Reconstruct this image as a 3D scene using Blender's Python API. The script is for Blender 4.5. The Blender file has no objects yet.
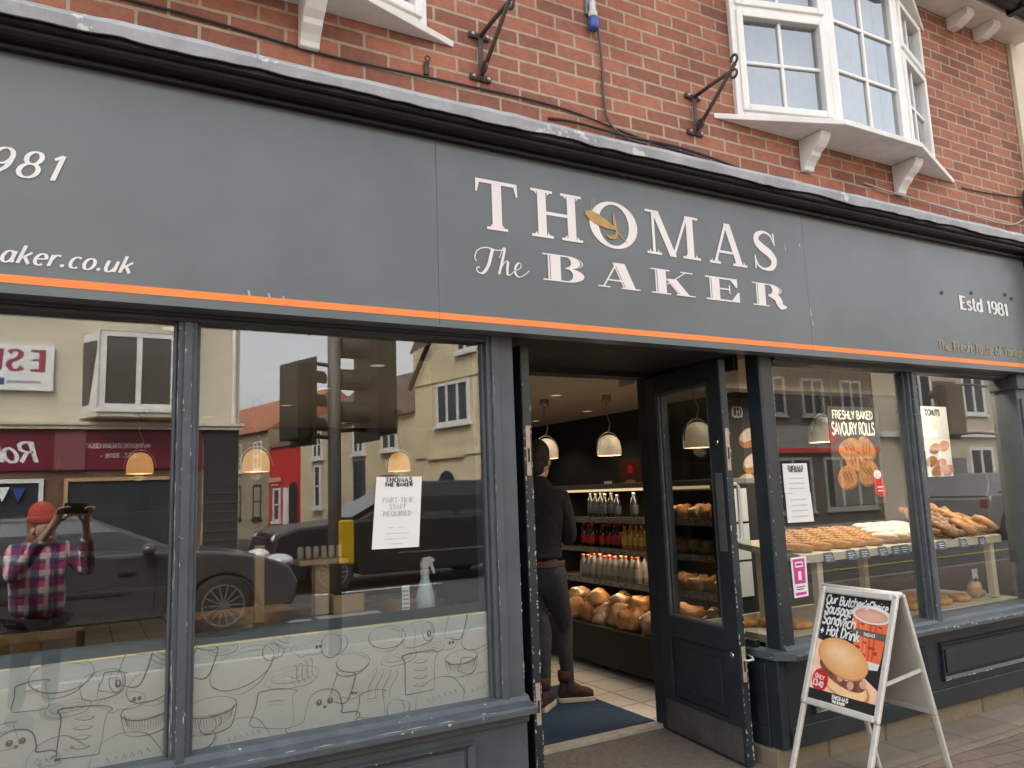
import bpy, bmesh, math, random
from mathutils import Vector, Matrix, noise as mnoise
random.seed(7)
S = bpy.context.scene
COL = S.collection
PI = math.pi
R = math.radians

# ------------------------------------------------------------------ materials
def _n(nt, t, **kw):
    n = nt.nodes.new(t)
    for k, v in kw.items():
        if k in n.inputs: n.inputs[k].default_value = v
        else: setattr(n, k, v)
    return n
def c4(c): return (c[0], c[1], c[2], 1.0)

MATS = {}
def mat(name, col, rough=.6, col2=None, scale=8.0, metal=0.0, bump=0.0, bscale=60.0, spec=.5, detail=5.0,
        chips=None, chip_scale=18.0, chip_t=.70, emit=None, estr=0.0, trans=0.0, rvar=.1, coat=0.0, sheen=0.0):
    if name in MATS: return MATS[name]
    m = bpy.data.materials.new(name); m.use_nodes = True
    nt = m.node_tree; nt.nodes.clear(); L = nt.links.new
    out = _n(nt, 'ShaderNodeOutputMaterial')
    b = _n(nt, 'ShaderNodeBsdfPrincipled')
    L(b.outputs[0], out.inputs[0])
    b.inputs['Metallic'].default_value = metal
    b.inputs['Roughness'].default_value = rough
    b.inputs['Specular IOR Level'].default_value = spec
    b.inputs['Coat Weight'].default_value = coat
    if sheen: b.inputs['Sheen Weight'].default_value = sheen
    tc = _n(nt, 'ShaderNodeTexCoord')
    nz = _n(nt, 'ShaderNodeTexNoise', Scale=scale, Detail=detail, Roughness=.6)
    L(tc.outputs['Object'], nz.inputs['Vector'])
    if col2 is None: col2 = tuple(x * .82 for x in col)
    rp = _n(nt, 'ShaderNodeValToRGB')
    rp.color_ramp.elements[0].position = .32; rp.color_ramp.elements[0].color = c4(col2)
    rp.color_ramp.elements[1].position = .66; rp.color_ramp.elements[1].color = c4(col)
    L(nz.outputs['Fac'], rp.inputs['Fac'])
    csock = rp.outputs['Color']
    if chips is not None:
        n2 = _n(nt, 'ShaderNodeTexNoise', Scale=chip_scale, Detail=7.0, Roughness=.72)
        L(tc.outputs['Object'], n2.inputs['Vector'])
        r2 = _n(nt, 'ShaderNodeValToRGB')
        r2.color_ramp.elements[0].position = chip_t; r2.color_ramp.elements[0].color = (0, 0, 0, 1)
        r2.color_ramp.elements[1].position = chip_t + .012; r2.color_ramp.elements[1].color = (1, 1, 1, 1)
        L(n2.outputs['Fac'], r2.inputs['Fac'])
        mx = _n(nt, 'ShaderNodeMix', data_type='RGBA')
        L(r2.outputs['Color'], mx.inputs[0]); L(csock, mx.inputs[6]); mx.inputs[7].default_value = c4(chips)
        csock = mx.outputs[2]
    L(csock, b.inputs['Base Color'])
    if rvar:
        mr = _n(nt, 'ShaderNodeMapRange'); mr.inputs['To Min'].default_value = max(.02, rough - rvar); mr.inputs['To Max'].default_value = min(1, rough + rvar)
        nr = _n(nt, 'ShaderNodeTexNoise', Scale=scale * 2.7, Detail=4.0)
        L(tc.outputs['Object'], nr.inputs['Vector']); L(nr.outputs['Fac'], mr.inputs['Value']); L(mr.outputs[0], b.inputs['Roughness'])
    if bump:
        nb = _n(nt, 'ShaderNodeTexNoise', Scale=bscale, Detail=6.0, Roughness=.6)
        L(tc.outputs['Object'], nb.inputs['Vector'])
        bp = _n(nt, 'ShaderNodeBump', Strength=bump, Distance=.01)
        L(nb.outputs['Fac'], bp.inputs['Height']); L(bp.outputs[0], b.inputs['Normal'])
    if emit:
        b.inputs['Emission Color'].default_value = c4(emit); b.inputs['Emission Strength'].default_value = estr
    if trans: b.inputs['Transmission Weight'].default_value = trans
    MATS[name] = m
    return m

def brick_mat(name, c1, c2, mortar, bw, bh, ms, axes='xz', rot=0.0, offset=.5, bump=.5, rough=.85, stain=(.6, .6, .6), freq=2, dirt=.35, squash=1.0, bias=0.0, noise_amt=.25):
    m = bpy.data.materials.new(name); m.use_nodes = True
    nt = m.node_tree; nt.nodes.clear(); L = nt.links.new
    out = _n(nt, 'ShaderNodeOutputMaterial'); b = _n(nt, 'ShaderNodeBsdfPrincipled', Roughness=rough); L(b.outputs[0], out.inputs[0])
    b.inputs['Specular IOR Level'].default_value = .3
    tc = _n(nt, 'ShaderNodeTexCoord'); sp = _n(nt, 'ShaderNodeSeparateXYZ'); cb = _n(nt, 'ShaderNodeCombineXYZ')
    L(tc.outputs['Object'], sp.inputs[0])
    L(sp.outputs['XYZ'.index(axes[0].upper())], cb.inputs[0]); L(sp.outputs['XYZ'.index(axes[1].upper())], cb.inputs[1])
    mp = _n(nt, 'ShaderNodeMapping'); mp.inputs['Rotation'].default_value[2] = rot
    L(cb.outputs[0], mp.inputs[0])
    # slight wobble so courses are not ruler straight
    nw = _n(nt, 'ShaderNodeTexNoise', Scale=5.0, Detail=3.0); L(cb.outputs[0], nw.inputs['Vector'])
    vm = _n(nt, 'ShaderNodeVectorMath', operation='SCALE'); vm.inputs['Scale'].default_value = .008
    L(nw.outputs['Color'], vm.inputs[0])
    va = _n(nt, 'ShaderNodeVectorMath', operation='ADD'); L(mp.outputs[0], va.inputs[0]); L(vm.outputs[0], va.inputs[1])
    bt = _n(nt, 'ShaderNodeTexBrick'); bt.offset = offset; bt.offset_frequency = freq; bt.squash = squash
    bt.inputs['Color1'].default_value = c4(c1); bt.inputs['Color2'].default_value = c4(c2); bt.inputs['Mortar'].default_value = c4(mortar)
    bt.inputs['Scale'].default_value = 1.0; bt.inputs['Mortar Size'].default_value = ms; bt.inputs['Mortar Smooth'].default_value = .25; bt.inputs['Bias'].default_value = bias
    bt.inputs['Brick Width'].default_value = bw; bt.inputs['Row Height'].default_value = bh
    L(va.outputs[0], bt.inputs['Vector'])
    n1 = _n(nt, 'ShaderNodeTexNoise', Scale=28.0, Detail=7.0, Roughness=.7); L(tc.outputs['Object'], n1.inputs['Vector'])
    n2 = _n(nt, 'ShaderNodeTexNoise', Scale=1.3, Detail=6.0, Roughness=.65); L(tc.outputs['Object'], n2.inputs['Vector'])
    r1 = _n(nt, 'ShaderNodeMapRange'); r1.inputs['To Min'].default_value = 1 - noise_amt; r1.inputs['To Max'].default_value = 1 + noise_amt
    L(n1.outputs['Fac'], r1.inputs[0])
    mm = _n(nt, 'ShaderNodeVectorMath', operation='SCALE'); L(bt.outputs['Color'], mm.inputs[0]); L(r1.outputs[0], mm.inputs['Scale'])
    r2 = _n(nt, 'ShaderNodeMapRange'); r2.inputs['From Min'].default_value = .45; r2.inputs['From Max'].default_value = .75; r2.inputs['To Max'].default_value = dirt
    L(n2.outputs['Fac'], r2.inputs[0])
    mx = _n(nt, 'ShaderNodeMix', data_type='RGBA', blend_type='MULTIPLY'); L(r2.outputs[0], mx.inputs[0]); L(mm.outputs[0], mx.inputs[6]); mx.inputs[7].default_value = c4(stain)
    L(mx.outputs[2], b.inputs['Base Color'])
    if bump:
        inv = _n(nt, 'ShaderNodeMath', operation='MULTIPLY_ADD'); inv.inputs[1].default_value = -1.0; L(bt.outputs['Fac'], inv.inputs[0]); 
        sc = _n(nt, 'ShaderNodeMath', operation='MULTIPLY'); sc.inputs[1].default_value = .45; L(n1.outputs['Fac'], sc.inputs[0]); L(sc.outputs[0], inv.inputs[2])
        bp = _n(nt, 'ShaderNodeBump', Strength=bump, Distance=.008); L(inv.outputs[0], bp.inputs['Height']); L(bp.outputs[0], b.inputs['Normal'])
    MATS[name] = m
    return m

def glass_mat(name, tint=(.86, .88, .87), base=.10, rough=.0, gain=1.0, rcol=(1, 1, 1), wavy=0.0):
    """clear pane: what is behind shows through, what stands across the street mirrors"""
    m = bpy.data.materials.new(name); m.use_nodes = True
    nt = m.node_tree; nt.nodes.clear(); L = nt.links.new
    out = _n(nt, 'ShaderNodeOutputMaterial')
    t = _n(nt, 'ShaderNodeBsdfTransparent'); t.inputs[0].default_value = c4(tint)
    g = _n(nt, 'ShaderNodeBsdfGlossy'); g.inputs['Roughness'].default_value = rough; g.inputs[0].default_value = c4(rcol)
    lw = _n(nt, 'ShaderNodeLayerWeight', Blend=.5)                 # Schlick, the same from both faces of the pane
    p5 = _n(nt, 'ShaderNodeMath', operation='POWER'); p5.inputs[1].default_value = 5.0; L(lw.outputs['Facing'], p5.inputs[0])
    fr = _n(nt, 'ShaderNodeMath', operation='MULTIPLY_ADD'); fr.inputs[1].default_value = .96; fr.inputs[2].default_value = .04; L(p5.outputs[0], fr.inputs[0])
    ma = _n(nt, 'ShaderNodeMath', operation='MULTIPLY_ADD'); ma.inputs[1].default_value = gain; ma.inputs[2].default_value = base
    ma.use_clamp = True
    L(fr.outputs[0], ma.inputs[0])
    if wavy:
        tc = _n(nt, 'ShaderNodeTexCoord'); nz = _n(nt, 'ShaderNodeTexNoise', Scale=1.6, Detail=1.0); L(tc.outputs['Object'], nz.inputs['Vector'])
        bp = _n(nt, 'ShaderNodeBump', Strength=wavy, Distance=.01); L(nz.outputs['Fac'], bp.inputs['Height']); L(bp.outputs[0], g.inputs['Normal'])
    mx = _n(nt, 'ShaderNodeMixShader'); L(ma.outputs[0], mx.inputs[0]); L(t.outputs[0], mx.inputs[1]); L(g.outputs[0], mx.inputs[2])
    L(mx.outputs[0], out.inputs[0])
    MATS[name] = m
    return m

# ------------------------------------------------------------------ mesh builder
class MB:
    def __init__(s): s.v = []; s.f = []; s.m = []; s.k = 0
    def add(s, vs, fs, m=0):
        o = len(s.v); s.v += [tuple(p) for p in vs]; s.f += [tuple(i + o for i in f) for f in fs]; s.m += [m] * len(fs); return s
    def box(s, x0, x1, y0, y1, z0, z1, m=0):
        return s.add([(x0,y0,z0),(x1,y0,z0),(x1,y1,z0),(x0,y1,z0),(x0,y0,z1),(x1,y0,z1),(x1,y1,z1),(x0,y1,z1)],
                     [(0,3,2,1),(4,5,6,7),(0,1,5,4),(1,2,6,5),(2,3,7,6),(3,0,4,7)], m)
    def cbox(s, c, sx, sy, sz, rot=None, m=0):
        vs = [Vector((i*sx/2, j*sy/2, k*sz/2)) for k in (-1,1) for j in (-1,1) for i in (-1,1)]
        if rot is not None: vs = [rot @ p for p in vs]
        c = Vector(c)
        return s.add([p + c for p in vs], [(0,2,3,1),(4,5,7,6),(0,1,5,4),(1,3,7,5),(3,2,6,7),(2,0,4,6)], m)
    def prism(s, poly, vec, m=0):
        n = len(poly); vec = Vector(vec); a = [Vector(p) for p in poly]
        return s.add(a + [p + vec for p in a], [tuple(range(n))[::-1], tuple(range(n, 2*n))] + [(i, (i+1) % n, n + (i+1) % n, n + i) for i in range(n)], m)
    def poly(s, pts, m=0): return s.add(pts, [tuple(range(len(pts)))], m)
    def beam(s, a, b, w, t, up=(0,0,1), m=0):
        a = Vector(a); b = Vector(b); d = (b - a); L = d.length; d.normalize(); up = Vector(up)
        x = d.cross(up)
        if x.length < 1e-5: x = d.cross(Vector((1,0,0)))
        x.normalize(); y = x.cross(d)
        rot = Matrix((x, y, d)).transposed()
        return s.cbox((a+b)/2, w, t, L, rot, m)
    def tube(s, path, r, n=8, m=0, caps=True):
        path = [Vector(p) for p in path]; N = len(path); rs = r if isinstance(r, (list, tuple)) else [r]*N
        vs = []; up = None
        for i, p in enumerate(path):
            d = (path[min(i+1, N-1)] - path[max(i-1, 0)]).normalized()
            if up is None:
                up = Vector((0,0,1)) if abs(d.z) < .9 else Vector((1,0,0))
            x = d.cross(up); x.normalize(); y = x.cross(d); up = y
            for k in range(n):
                a = 2*PI*k/n; vs.append(p + (x*math.cos(a) + y*math.sin(a))*rs[i])
        fs = [(i*n+k, i*n+(k+1) % n, (i+1)*n+(k+1) % n, (i+1)*n+k) for i in range(N-1) for k in range(n)]
        if caps: fs += [tuple(range(n))[::-1], tuple(range((N-1)*n, N*n))]
        return s.add(vs, fs, m)
    def lathe(s, prof, c=(0,0,0), n=20, m=0, axis='z', caps=True):
        vs = []
        for r, z in prof:
            for k in range(n):
                a = 2*PI*k/n; x, y = r*math.cos(a), r*math.sin(a)
                p = (x, y, z) if axis == 'z' else ((x, z, y) if axis == 'y' else (z, x, y))
                vs.append((p[0]+c[0], p[1]+c[1], p[2]+c[2]))
        N = len(prof)
        fs = [(i*n+k, i*n+(k+1) % n, (i+1)*n+(k+1) % n, (i+1)*n+k) for i in range(N-1) for k in range(n)]
        if caps: fs += [tuple(range(n))[::-1], tuple(range((N-1)*n, N*n))]
        return s.add(vs, fs, m)
    def ell(s, c, r, nu=14, nv=9, rot=None, lump=0.0, seed=0, power=1.0, m=0):
        vs = []; c = Vector(c)
        def sg(x): return math.copysign(abs(x)**power, x)
        for j in range(nv+1):
            t = -PI/2 + PI*j/nv
            for k in range(nu):
                a = 2*PI*k/nu
                p = Vector((sg(math.cos(t))*sg(math.cos(a))*r[0], sg(math.cos(t))*sg(math.sin(a))*r[1], sg(math.sin(t))*r[2]))
                if lump:
                    q = mnoise.noise(Vector((p.x/r[0]*1.4+seed*3.1, p.y/r[1]*1.4, p.z/r[2]*1.4+seed)))
                    p *= 1 + lump*q
                if rot is not None: p = rot @ p
                vs.append(c + p)
        fs = [(j*nu+k, j*nu+(k+1) % nu, (j+1)*nu+(k+1) % nu, (j+1)*nu+k) for j in range(nv) for k in range(nu)]
        return s.add(vs, fs, m)
    def chips(s, a, b, inn, nrm, n, m=1, h=(.003,.016), w=(.0015,.0055), bias=None):
        """flaked paint along the arris a-b: small ragged patches lying a hair proud of the face"""
        a = Vector(a); b = Vector(b); d = (b-a).normalized(); L_ = (b-a).length; inn = Vector(inn); nrm = Vector(nrm)
        for _ in range(n):
            t = random.random(); t = t if bias is None else t**bias
            hh = random.uniform(*h)*random.choice((.5,.7,1,1,1.6)); ww = random.uniform(*w); p = a+d*(t*(L_-hh))+nrm*.0007+inn*random.choice((0,0,0,random.uniform(0,.006)))
            s.add([p, p+d*hh*.3+inn*ww*random.uniform(.5,1), p+d*hh*.65+inn*ww, p+d*hh*.9+inn*ww*random.uniform(.2,.7), p+d*hh], [(0,1,2,3,4)], m)
        return s
    def build(s, name, ms, parent=None, org=None, smooth=False, bevel=0.0, seg=2, local=False, merge=False):
        """vertices are world coordinates unless local; they are stored relative to the parent's place"""
        me = bpy.data.meshes.new(name)
        if not isinstance(ms, (list, tuple)): ms = [ms]
        o = Vector(org) if org is not None else Vector((0,0,0))
        ofs = Vector((0,0,0))
        if parent is not None and not local:
            ofs = WP[parent.name].copy()
            vs = [Vector(p) - ofs for p in s.v]
        elif org is not None and not local: vs = [Vector(p) - o for p in s.v]
        else: vs = s.v
        me.from_pydata([tuple(p) for p in vs], [], s.f)
        for x in ms: me.materials.append(x)
        me.polygons.foreach_set('material_index', s.m)
        bm = bmesh.new(); bm.from_mesh(me)
        if merge or smooth: bmesh.ops.remove_doubles(bm, verts=bm.verts, dist=1e-5)
        bmesh.ops.recalc_face_normals(bm, faces=bm.faces)
        bm.to_mesh(me); bm.free()
        if smooth: me.polygons.foreach_set('use_smooth', [True]*len(me.polygons))
        ob = bpy.data.objects.new(name, me); COL.objects.link(ob)
        if parent is not None:
            ob.parent = parent
            WP[ob.name] = ofs if not local else Vector((0,0,0))
        else:
            if org is not None: ob.location = o
            WP[ob.name] = o
        if bevel:
            b = ob.modifiers.new('bevel', 'BEVEL'); b.width = bevel; b.segments = seg; b.limit_method = 'ANGLE'; b.angle_limit = R(40)
            b.harden_normals = False
        return ob
WP = {}
def build_each(mb, name, ms, parent, **kw):
    """every loose piece of the builder becomes an object of its own"""
    par = list(range(len(mb.v)))
    def find(i):
        while par[i] != i: par[i] = par[par[i]]; i = par[i]
        return i
    for f in mb.f:
        for j in f[1:]: par[find(j)] = find(f[0])
    groups = {}
    for f, m in zip(mb.f, mb.m): groups.setdefault(find(f[0]), []).append((f, m))
    out = []
    for fs in groups.values():
        ids = sorted({i for f, m in fs for i in f}); mp = {i: k for k, i in enumerate(ids)}
        q = MB(); q.v = [mb.v[i] for i in ids]; q.f = [tuple(mp[i] for i in f) for f, m in fs]; q.m = [m for f, m in fs]
        out.append(q.build(name, ms, parent, **kw))
    return out
def tag(o, label=None, cat=None, group=None, kind=None):
    if label: o['label'] = label
    if cat: o['category'] = cat
    if group: o['group'] = group
    if kind: o['kind'] = kind
    return o
def thing(name, label, cat, loc=(0,0,0), rz=0.0, group=None):
    o = bpy.data.objects.new(name, None); COL.objects.link(o); o.location = loc; o.rotation_euler = (0,0,rz)
    o.empty_display_size = .1
    WP[o.name] = Vector(loc)
    return tag(o, label, cat, group)
def copy_tree(o, parent=None):
    c = o.copy(); COL.objects.link(c); WP[c.name] = WP[o.name]
    if parent is not None: c.parent = parent
    for ch in list(o.children): copy_tree(ch, c)
    return c
def dup(o, loc, rz=None, label=None, group=None):
    c = copy_tree(o); c.location = loc
    if rz is not None: c.rotation_euler = (0,0,rz)
    if label: c['label'] = label
    if group: c['group'] = group
    return c
def struct(mb, name, m, **kw): return tag(mb.build(name, m, **kw), kind='structure')

# ------------------------------------------------------------------ pen lettering (single line letters given width)
def arc(cx, cy, rx, ry, a0=0, a1=360, n=None):
    n = n or max(6, int(abs(a1-a0)/18))
    return [(cx+rx*math.cos(R(a0+(a1-a0)*i/n)), cy+ry*math.sin(R(a0+(a1-a0)*i/n))) for i in range(n+1)]
def cat_rom(p, n=6):
    q = [p[0]] + list(p) + [p[-1]]; out = []
    for i in range(1, len(q)-2):
        for k in range(n):
            t = k/n; r = []
            for d in (0, 1):
                a, b, c, e = q[i-1][d], q[i][d], q[i+1][d], q[i+2][d]
                r.append(.5*((2*b)+(-a+c)*t+(2*a-5*b+4*c-e)*t*t+(-a+3*b-3*c+e)*t**3))
            out.append(tuple(r))
    out.append(tuple(p[-1])); return out
Cc = cat_rom
GL = {
 ' ': (.28, []), '.': (.2, [[(.08,.0),(.08,.115)]]), "'": (.16, [[(.08,.74),(.06,.58)]]), '-': (.34, [[(.05,.26),(.27,.26)]]), '+': (.5, [[(.24,.42),(.24,.02)],[(.04,.22),(.44,.22)]]),
 'a': (.5, [arc(.22,.24,.17,.24,20,380), [(.4,.48),(.39,.1),(.47,.01)]]),
 'b': (.5, [[(.06,.75),(.06,.0)], arc(.23,.24,.17,.24)]),
 'c': (.44, [arc(.24,.24,.18,.24,50,310)]),
 'd': (.5, [arc(.22,.24,.17,.24), [(.4,.75),(.4,0)]]),
 'e': (.46, [[(.06,.25),(.4,.27)], arc(.23,.24,.18,.24,5,310)]),
 'f': (.32, [Cc([(.33,.68),(.25,.75),(.17,.64),(.14,.4),(.12,-.0)]), [(.02,.46),(.28,.46)]]),
 'g': (.5, [arc(.22,.24,.17,.24), Cc([(.4,.48),(.4,.05),(.36,-.17),(.2,-.24),(.06,-.17)])]),
 'h': (.5, [[(.06,.75),(.06,0)], Cc([(.06,.28),(.16,.45),(.3,.48),(.4,.36),(.4,0)])]),
 'i': (.2, [[(.09,.48),(.09,0)], [(.09,.63),(.09,.69)]]),
 'k': (.46, [[(.06,.75),(.06,0)], [(.38,.48),(.07,.2)], [(.18,.3),(.42,0)]]),
 'l': (.2, [[(.09,.75),(.09,0)]]),
 'm': (.72, [[(.06,.48),(.06,0)], Cc([(.06,.28),(.14,.46),(.26,.47),(.34,.34),(.34,0)]), Cc([(.34,.28),(.42,.46),(.54,.47),(.62,.34),(.62,0)])]),
 'n': (.5, [[(.06,.48),(.06,0)], Cc([(.06,.28),(.16,.45),(.3,.48),(.4,.36),(.4,0)])]),
 'o': (.46, [arc(.22,.24,.18,.24)]),
 'r': (.36, [[(.06,.48),(.06,0)], Cc([(.06,.26),(.14,.43),(.24,.48),(.33,.44)])]),
 's': (.4, [Cc([(.34,.41),(.23,.48),(.1,.43),(.1,.33),(.2,.26),(.32,.18),(.32,.06),(.2,-.01),(.05,.06)])]),
 't': (.34, [Cc([(.14,.68),(.14,.3),(.15,.06),(.22,0),(.31,.05)]), [(.02,.47),(.29,.47)]]),
 'u': (.5, [Cc([(.06,.48),(.06,.14),(.15,.0),(.28,.03),(.4,.2)]), [(.4,.48),(.4,0)]]),
 'w': (.64, [[(.04,.48),(.17,0),(.31,.44),(.45,0),(.58,.48)]]),
 'v': (.46, [[(.04,.48),(.21,0),(.4,.48)]]),
 'A': (.6, [[(.02,0),(.28,.7),(.54,0)], [(.12,.25),(.45,.25)]]),
 'B': (.54, [[(.07,0),(.07,.7),(.28,.7),(.42,.6),(.4,.44),(.26,.37),(.07,.37)], [(.26,.37),(.44,.3),(.47,.14),(.34,0),(.07,0)]]),
 'C': (.58, [arc(.31,.35,.25,.36,45,315)]), 'D': (.6, [[(.07,0),(.07,.7),(.3,.68),(.48,.5),(.5,.3),(.36,.06),(.07,0)]]),
 'E': (.5, [[(.44,.7),(.08,.7),(.08,0),(.45,0)], [(.08,.37),(.38,.37)]]), 'F': (.48, [[(.45,.7),(.08,.7),(.08,0)], [(.08,.37),(.36,.37)]]),
 'G': (.62, [arc(.31,.35,.25,.36,45,350), [(.55,.1),(.55,.3),(.36,.3)]]), 'H': (.6, [[(.07,0),(.07,.7)], [(.5,0),(.5,.7)], [(.07,.36),(.5,.36)]]),
 'I': (.2, [[(.1,0),(.1,.7)]]), 'K': (.56, [[(.07,0),(.07,.7)], [(.48,.7),(.08,.3)], [(.2,.42),(.52,0)]]), 'L': (.46, [[(.08,.7),(.08,0),(.44,0)]]),
 'M': (.72, [[(.06,0),(.1,.7),(.34,.12),(.58,.7),(.64,0)]]), 'N': (.62, [[(.07,0),(.07,.7),(.52,0),(.52,.7)]]), 'O': (.66, [arc(.32,.35,.27,.36)]),
 'P': (.52, [[(.07,0),(.07,.7),(.3,.69),(.45,.58),(.44,.42),(.3,.33),(.07,.32)]]), 'Q': (.66, [arc(.32,.35,.27,.36), [(.38,.18),(.6,-.06)]]),
 'R': (.56, [[(.07,0),(.07,.7),(.3,.69),(.45,.58),(.44,.44),(.3,.36),(.07,.35)], [(.26,.35),(.52,0)]]),
 'S': (.5, [Cc([(.44,.6),(.32,.71),(.14,.67),(.09,.53),(.2,.4),(.38,.3),(.43,.15),(.3,0),(.12,.02),(.04,.12)])]),
 'T': (.54, [[(.02,.7),(.52,.7)], [(.27,.7),(.27,0)]]), 'U': (.6, [Cc([(.07,.7),(.07,.25),(.16,.02),(.32,-.01),(.48,.08),(.53,.3),(.53,.7)])]),
 'V': (.58, [[(.02,.7),(.28,0),(.55,.7)]]), 'W': (.8, [[(.02,.7),(.2,0),(.4,.6),(.6,0),(.78,.7)]]), 'Y': (.56, [[(.02,.7),(.27,.34),(.54,.7)], [(.27,.34),(.27,0)]]),
 '0': (.52, [arc(.25,.35,.2,.36)]), '1': (.36, [[(.05,.57),(.2,.69)], [(.2,.7),(.2,0)]]), '2': (.5, [Cc([(.06,.56),(.14,.69),(.32,.7),(.41,.55),(.32,.36),(.06,.02)]), [(.06,.02),(.46,.02)]]),
 '3': (.5, [Cc([(.08,.62),(.24,.71),(.4,.6),(.36,.42),(.2,.37)]), Cc([(.2,.37),(.4,.32),(.43,.12),(.26,-.01),(.06,.08)])]),
 '4': (.5, [[(.34,0),(.34,.7),(.04,.2),(.46,.2)]]), '6': (.5, [arc(.25,.22,.19,.22), Cc([(.4,.66),(.22,.62),(.09,.42),(.06,.22)])]),
 '8': (.52, [arc(.26,.53,.16,.17), arc(.26,.18,.2,.19)]), '9': (.5, [arc(.25,.49,.19,.21), Cc([(.44,.5),(.42,.25),(.28,.05),(.1,0)])]),
 '£': (.5, [Cc([(.44,.6),(.32,.71),(.18,.6),(.2,.36),(.16,.12),(.06,.0)]), [(.06,.0),(.46,.0)], [(.06,.34),(.36,.34)]]),
}
def ribbon(mb, pts, wfun, place, m=0):
    n = len(pts); vs = []
    closed = n > 3 and math.dist(pts[0], pts[-1]) < 1e-4
    for i, p in enumerate(pts):
        if closed:
            a, b = pts[(i-1) % (n-1)], pts[(i+1) % (n-1)]
        else: a, b = pts[max(i-1, 0)], pts[min(i+1, n-1)]
        dx, dy = b[0]-a[0], b[1]-a[1]; L = math.hypot(dx, dy) or 1
        # mitre, kept short
        k = 1.0
        if 0 < i < n-1:
            u = (p[0]-a[0], p[1]-a[1]); w = (b[0]-p[0], b[1]-p[1]); lu = math.hypot(*u) or 1; lw = math.hypot(*w) or 1
            cs = max(-1, min(1, (u[0]*w[0]+u[1]*w[1])/(lu*lw))); k = min(1.8, 1/max(.3, math.sqrt((1+cs)/2)))
        w = wfun(dx/L, dy/L, i/(n-1)) * k / 2
        nx, ny = -dy/L, dx/L
        vs.append(place(p[0]+nx*w, p[1]+ny*w)); vs.append(place(p[0]-nx*w, p[1]-ny*w))
    mb.add(vs, [(2*i, 2*i+1, 2*i+3, 2*i+2) for i in range(n-1)], m)
def text_width(s, size, sp=0): return sum((GL[c][0]+sp)*size for c in s)
def write(mb, s, o, dx, up, size, wt=.1, thin=None, slant=0.0, sp=0.0, nrm=(0,-1,0), sx=1.0, serif=0.0, m=0, jitter=0.0, nib=0.0):
    """pen-letter a string: o = left end of base line, dx/up = directions; each stroke sits a hair above the one before"""
    o = Vector(o); dx = Vector(dx); up = Vector(up); nrm = Vector(nrm); x = 0.0
    thin = wt if thin is None else thin
    wt, thin = wt/size, thin/size
    for ch in s:
        adv, strokes = GL[ch]
        jy = random.uniform(-jitter, jitter)
        for st in strokes:
            mb.k += 1; off = nrm * (.00018 * (mb.k % 9))
            def place(a, b, x=x, off=off): return o + dx*((x + (a + slant*b)*sx)*size) + up*((b+jy)*size) + off
            ca, sa = math.cos(nib), math.sin(nib)
            ribbon(mb, st, lambda ux, uy, t: thin+(wt-thin)*abs(ux*sa+uy*ca)**1.3, place, m)
            if serif:
                for p, q in ((st[0], st[1]), (st[-1], st[-2])):
                    if abs(p[0]-q[0]) < .05 and abs(p[1]-q[1]) > .2:
                        mb.k += 1; off2 = nrm * (.00018 * (mb.k % 9))
                        def pl2(a, b, x=x, off=off2): return o + dx*((x + (a + slant*b)*sx)*size) + up*((b+jy)*size) + off
                        ribbon(mb, [(p[0]-serif, p[1]), (p[0]+serif, p[1])], lambda *_: thin, pl2, m)
        x += (adv*sx + sp)
    return x*size
# ------------------------------------------------------------------ camera, air, light
cam = bpy.data.cameras.new('camera'); cam.lens = 27.0; cam.sensor_width = 36.0; cam.clip_end = 600; cam.clip_start = .01
co = bpy.data.objects.new('camera', cam); COL.objects.link(co); S.camera = co
CAMP = Vector((0, -2.9, 1.5))
rgt = Vector((0.87508, -0.48261, -0.03627)); dwn = Vector((0.03596, 0.13958, -0.98956)); fwd = Vector((0.48263, 0.86464, 0.13950))
mw = Matrix((rgt, -dwn, -fwd)).transposed().to_4x4(); mw.translation = CAMP
co.matrix_world = mw
w = bpy.data.worlds.new('World'); S.world = w; w.use_nodes = True
nt = w.node_tree; bg = nt.nodes['Background']
sky = nt.nodes.new('ShaderNodeTexSky'); sky.sky_type = 'NISHITA'; sky.sun_disc = False
SUN_EL, SUN_AZ = R(52), R(-35)          # azimuth measured from +Y towards +X
sky.sun_elevation = SUN_EL; sky.sun_rotation = SUN_AZ; sky.dust_density = 4.0; sky.air_density = 1.0
hs = nt.nodes.new('ShaderNodeHueSaturation'); hs.inputs['Saturation'].default_value = .16
nt.links.new(sky.outputs[0], hs.inputs['Color']); nt.links.new(hs.outputs[0], bg.inputs[0]); bg.inputs[1].default_value = .15
sl = bpy.data.lights.new('sun', 'SUN'); sl.energy = 1.0; sl.angle = R(25); sl.color = (1, .96, .9)
so = bpy.data.objects.new('sun', sl); COL.objects.link(so)
sd = Vector((math.sin(SUN_AZ)*math.cos(SUN_EL), math.cos(SUN_AZ)*math.cos(SUN_EL), math.sin(SUN_EL)))
so.rotation_euler = sd.to_track_quat('Z', 'Y').to_euler(); so.location = (0, 0, 30)
S.view_settings.view_transform = 'Standard'; S.view_settings.look = 'None'; S.view_settings.exposure = 2.32; S.view_settings.gamma = 1.0
S.view_settings.use_curve_mapping = False
S.render.engine = 'CYCLES'
S.cycles.max_bounces = 10; S.cycles.transparent_max_bounces = 24; S.cycles.diffuse_bounces = 4; S.cycles.glossy_bounces = 5
S.cycles.caustics_reflective = False; S.cycles.caustics_refractive = False; S.cycles.sample_clamp_indirect = 6.0

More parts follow.
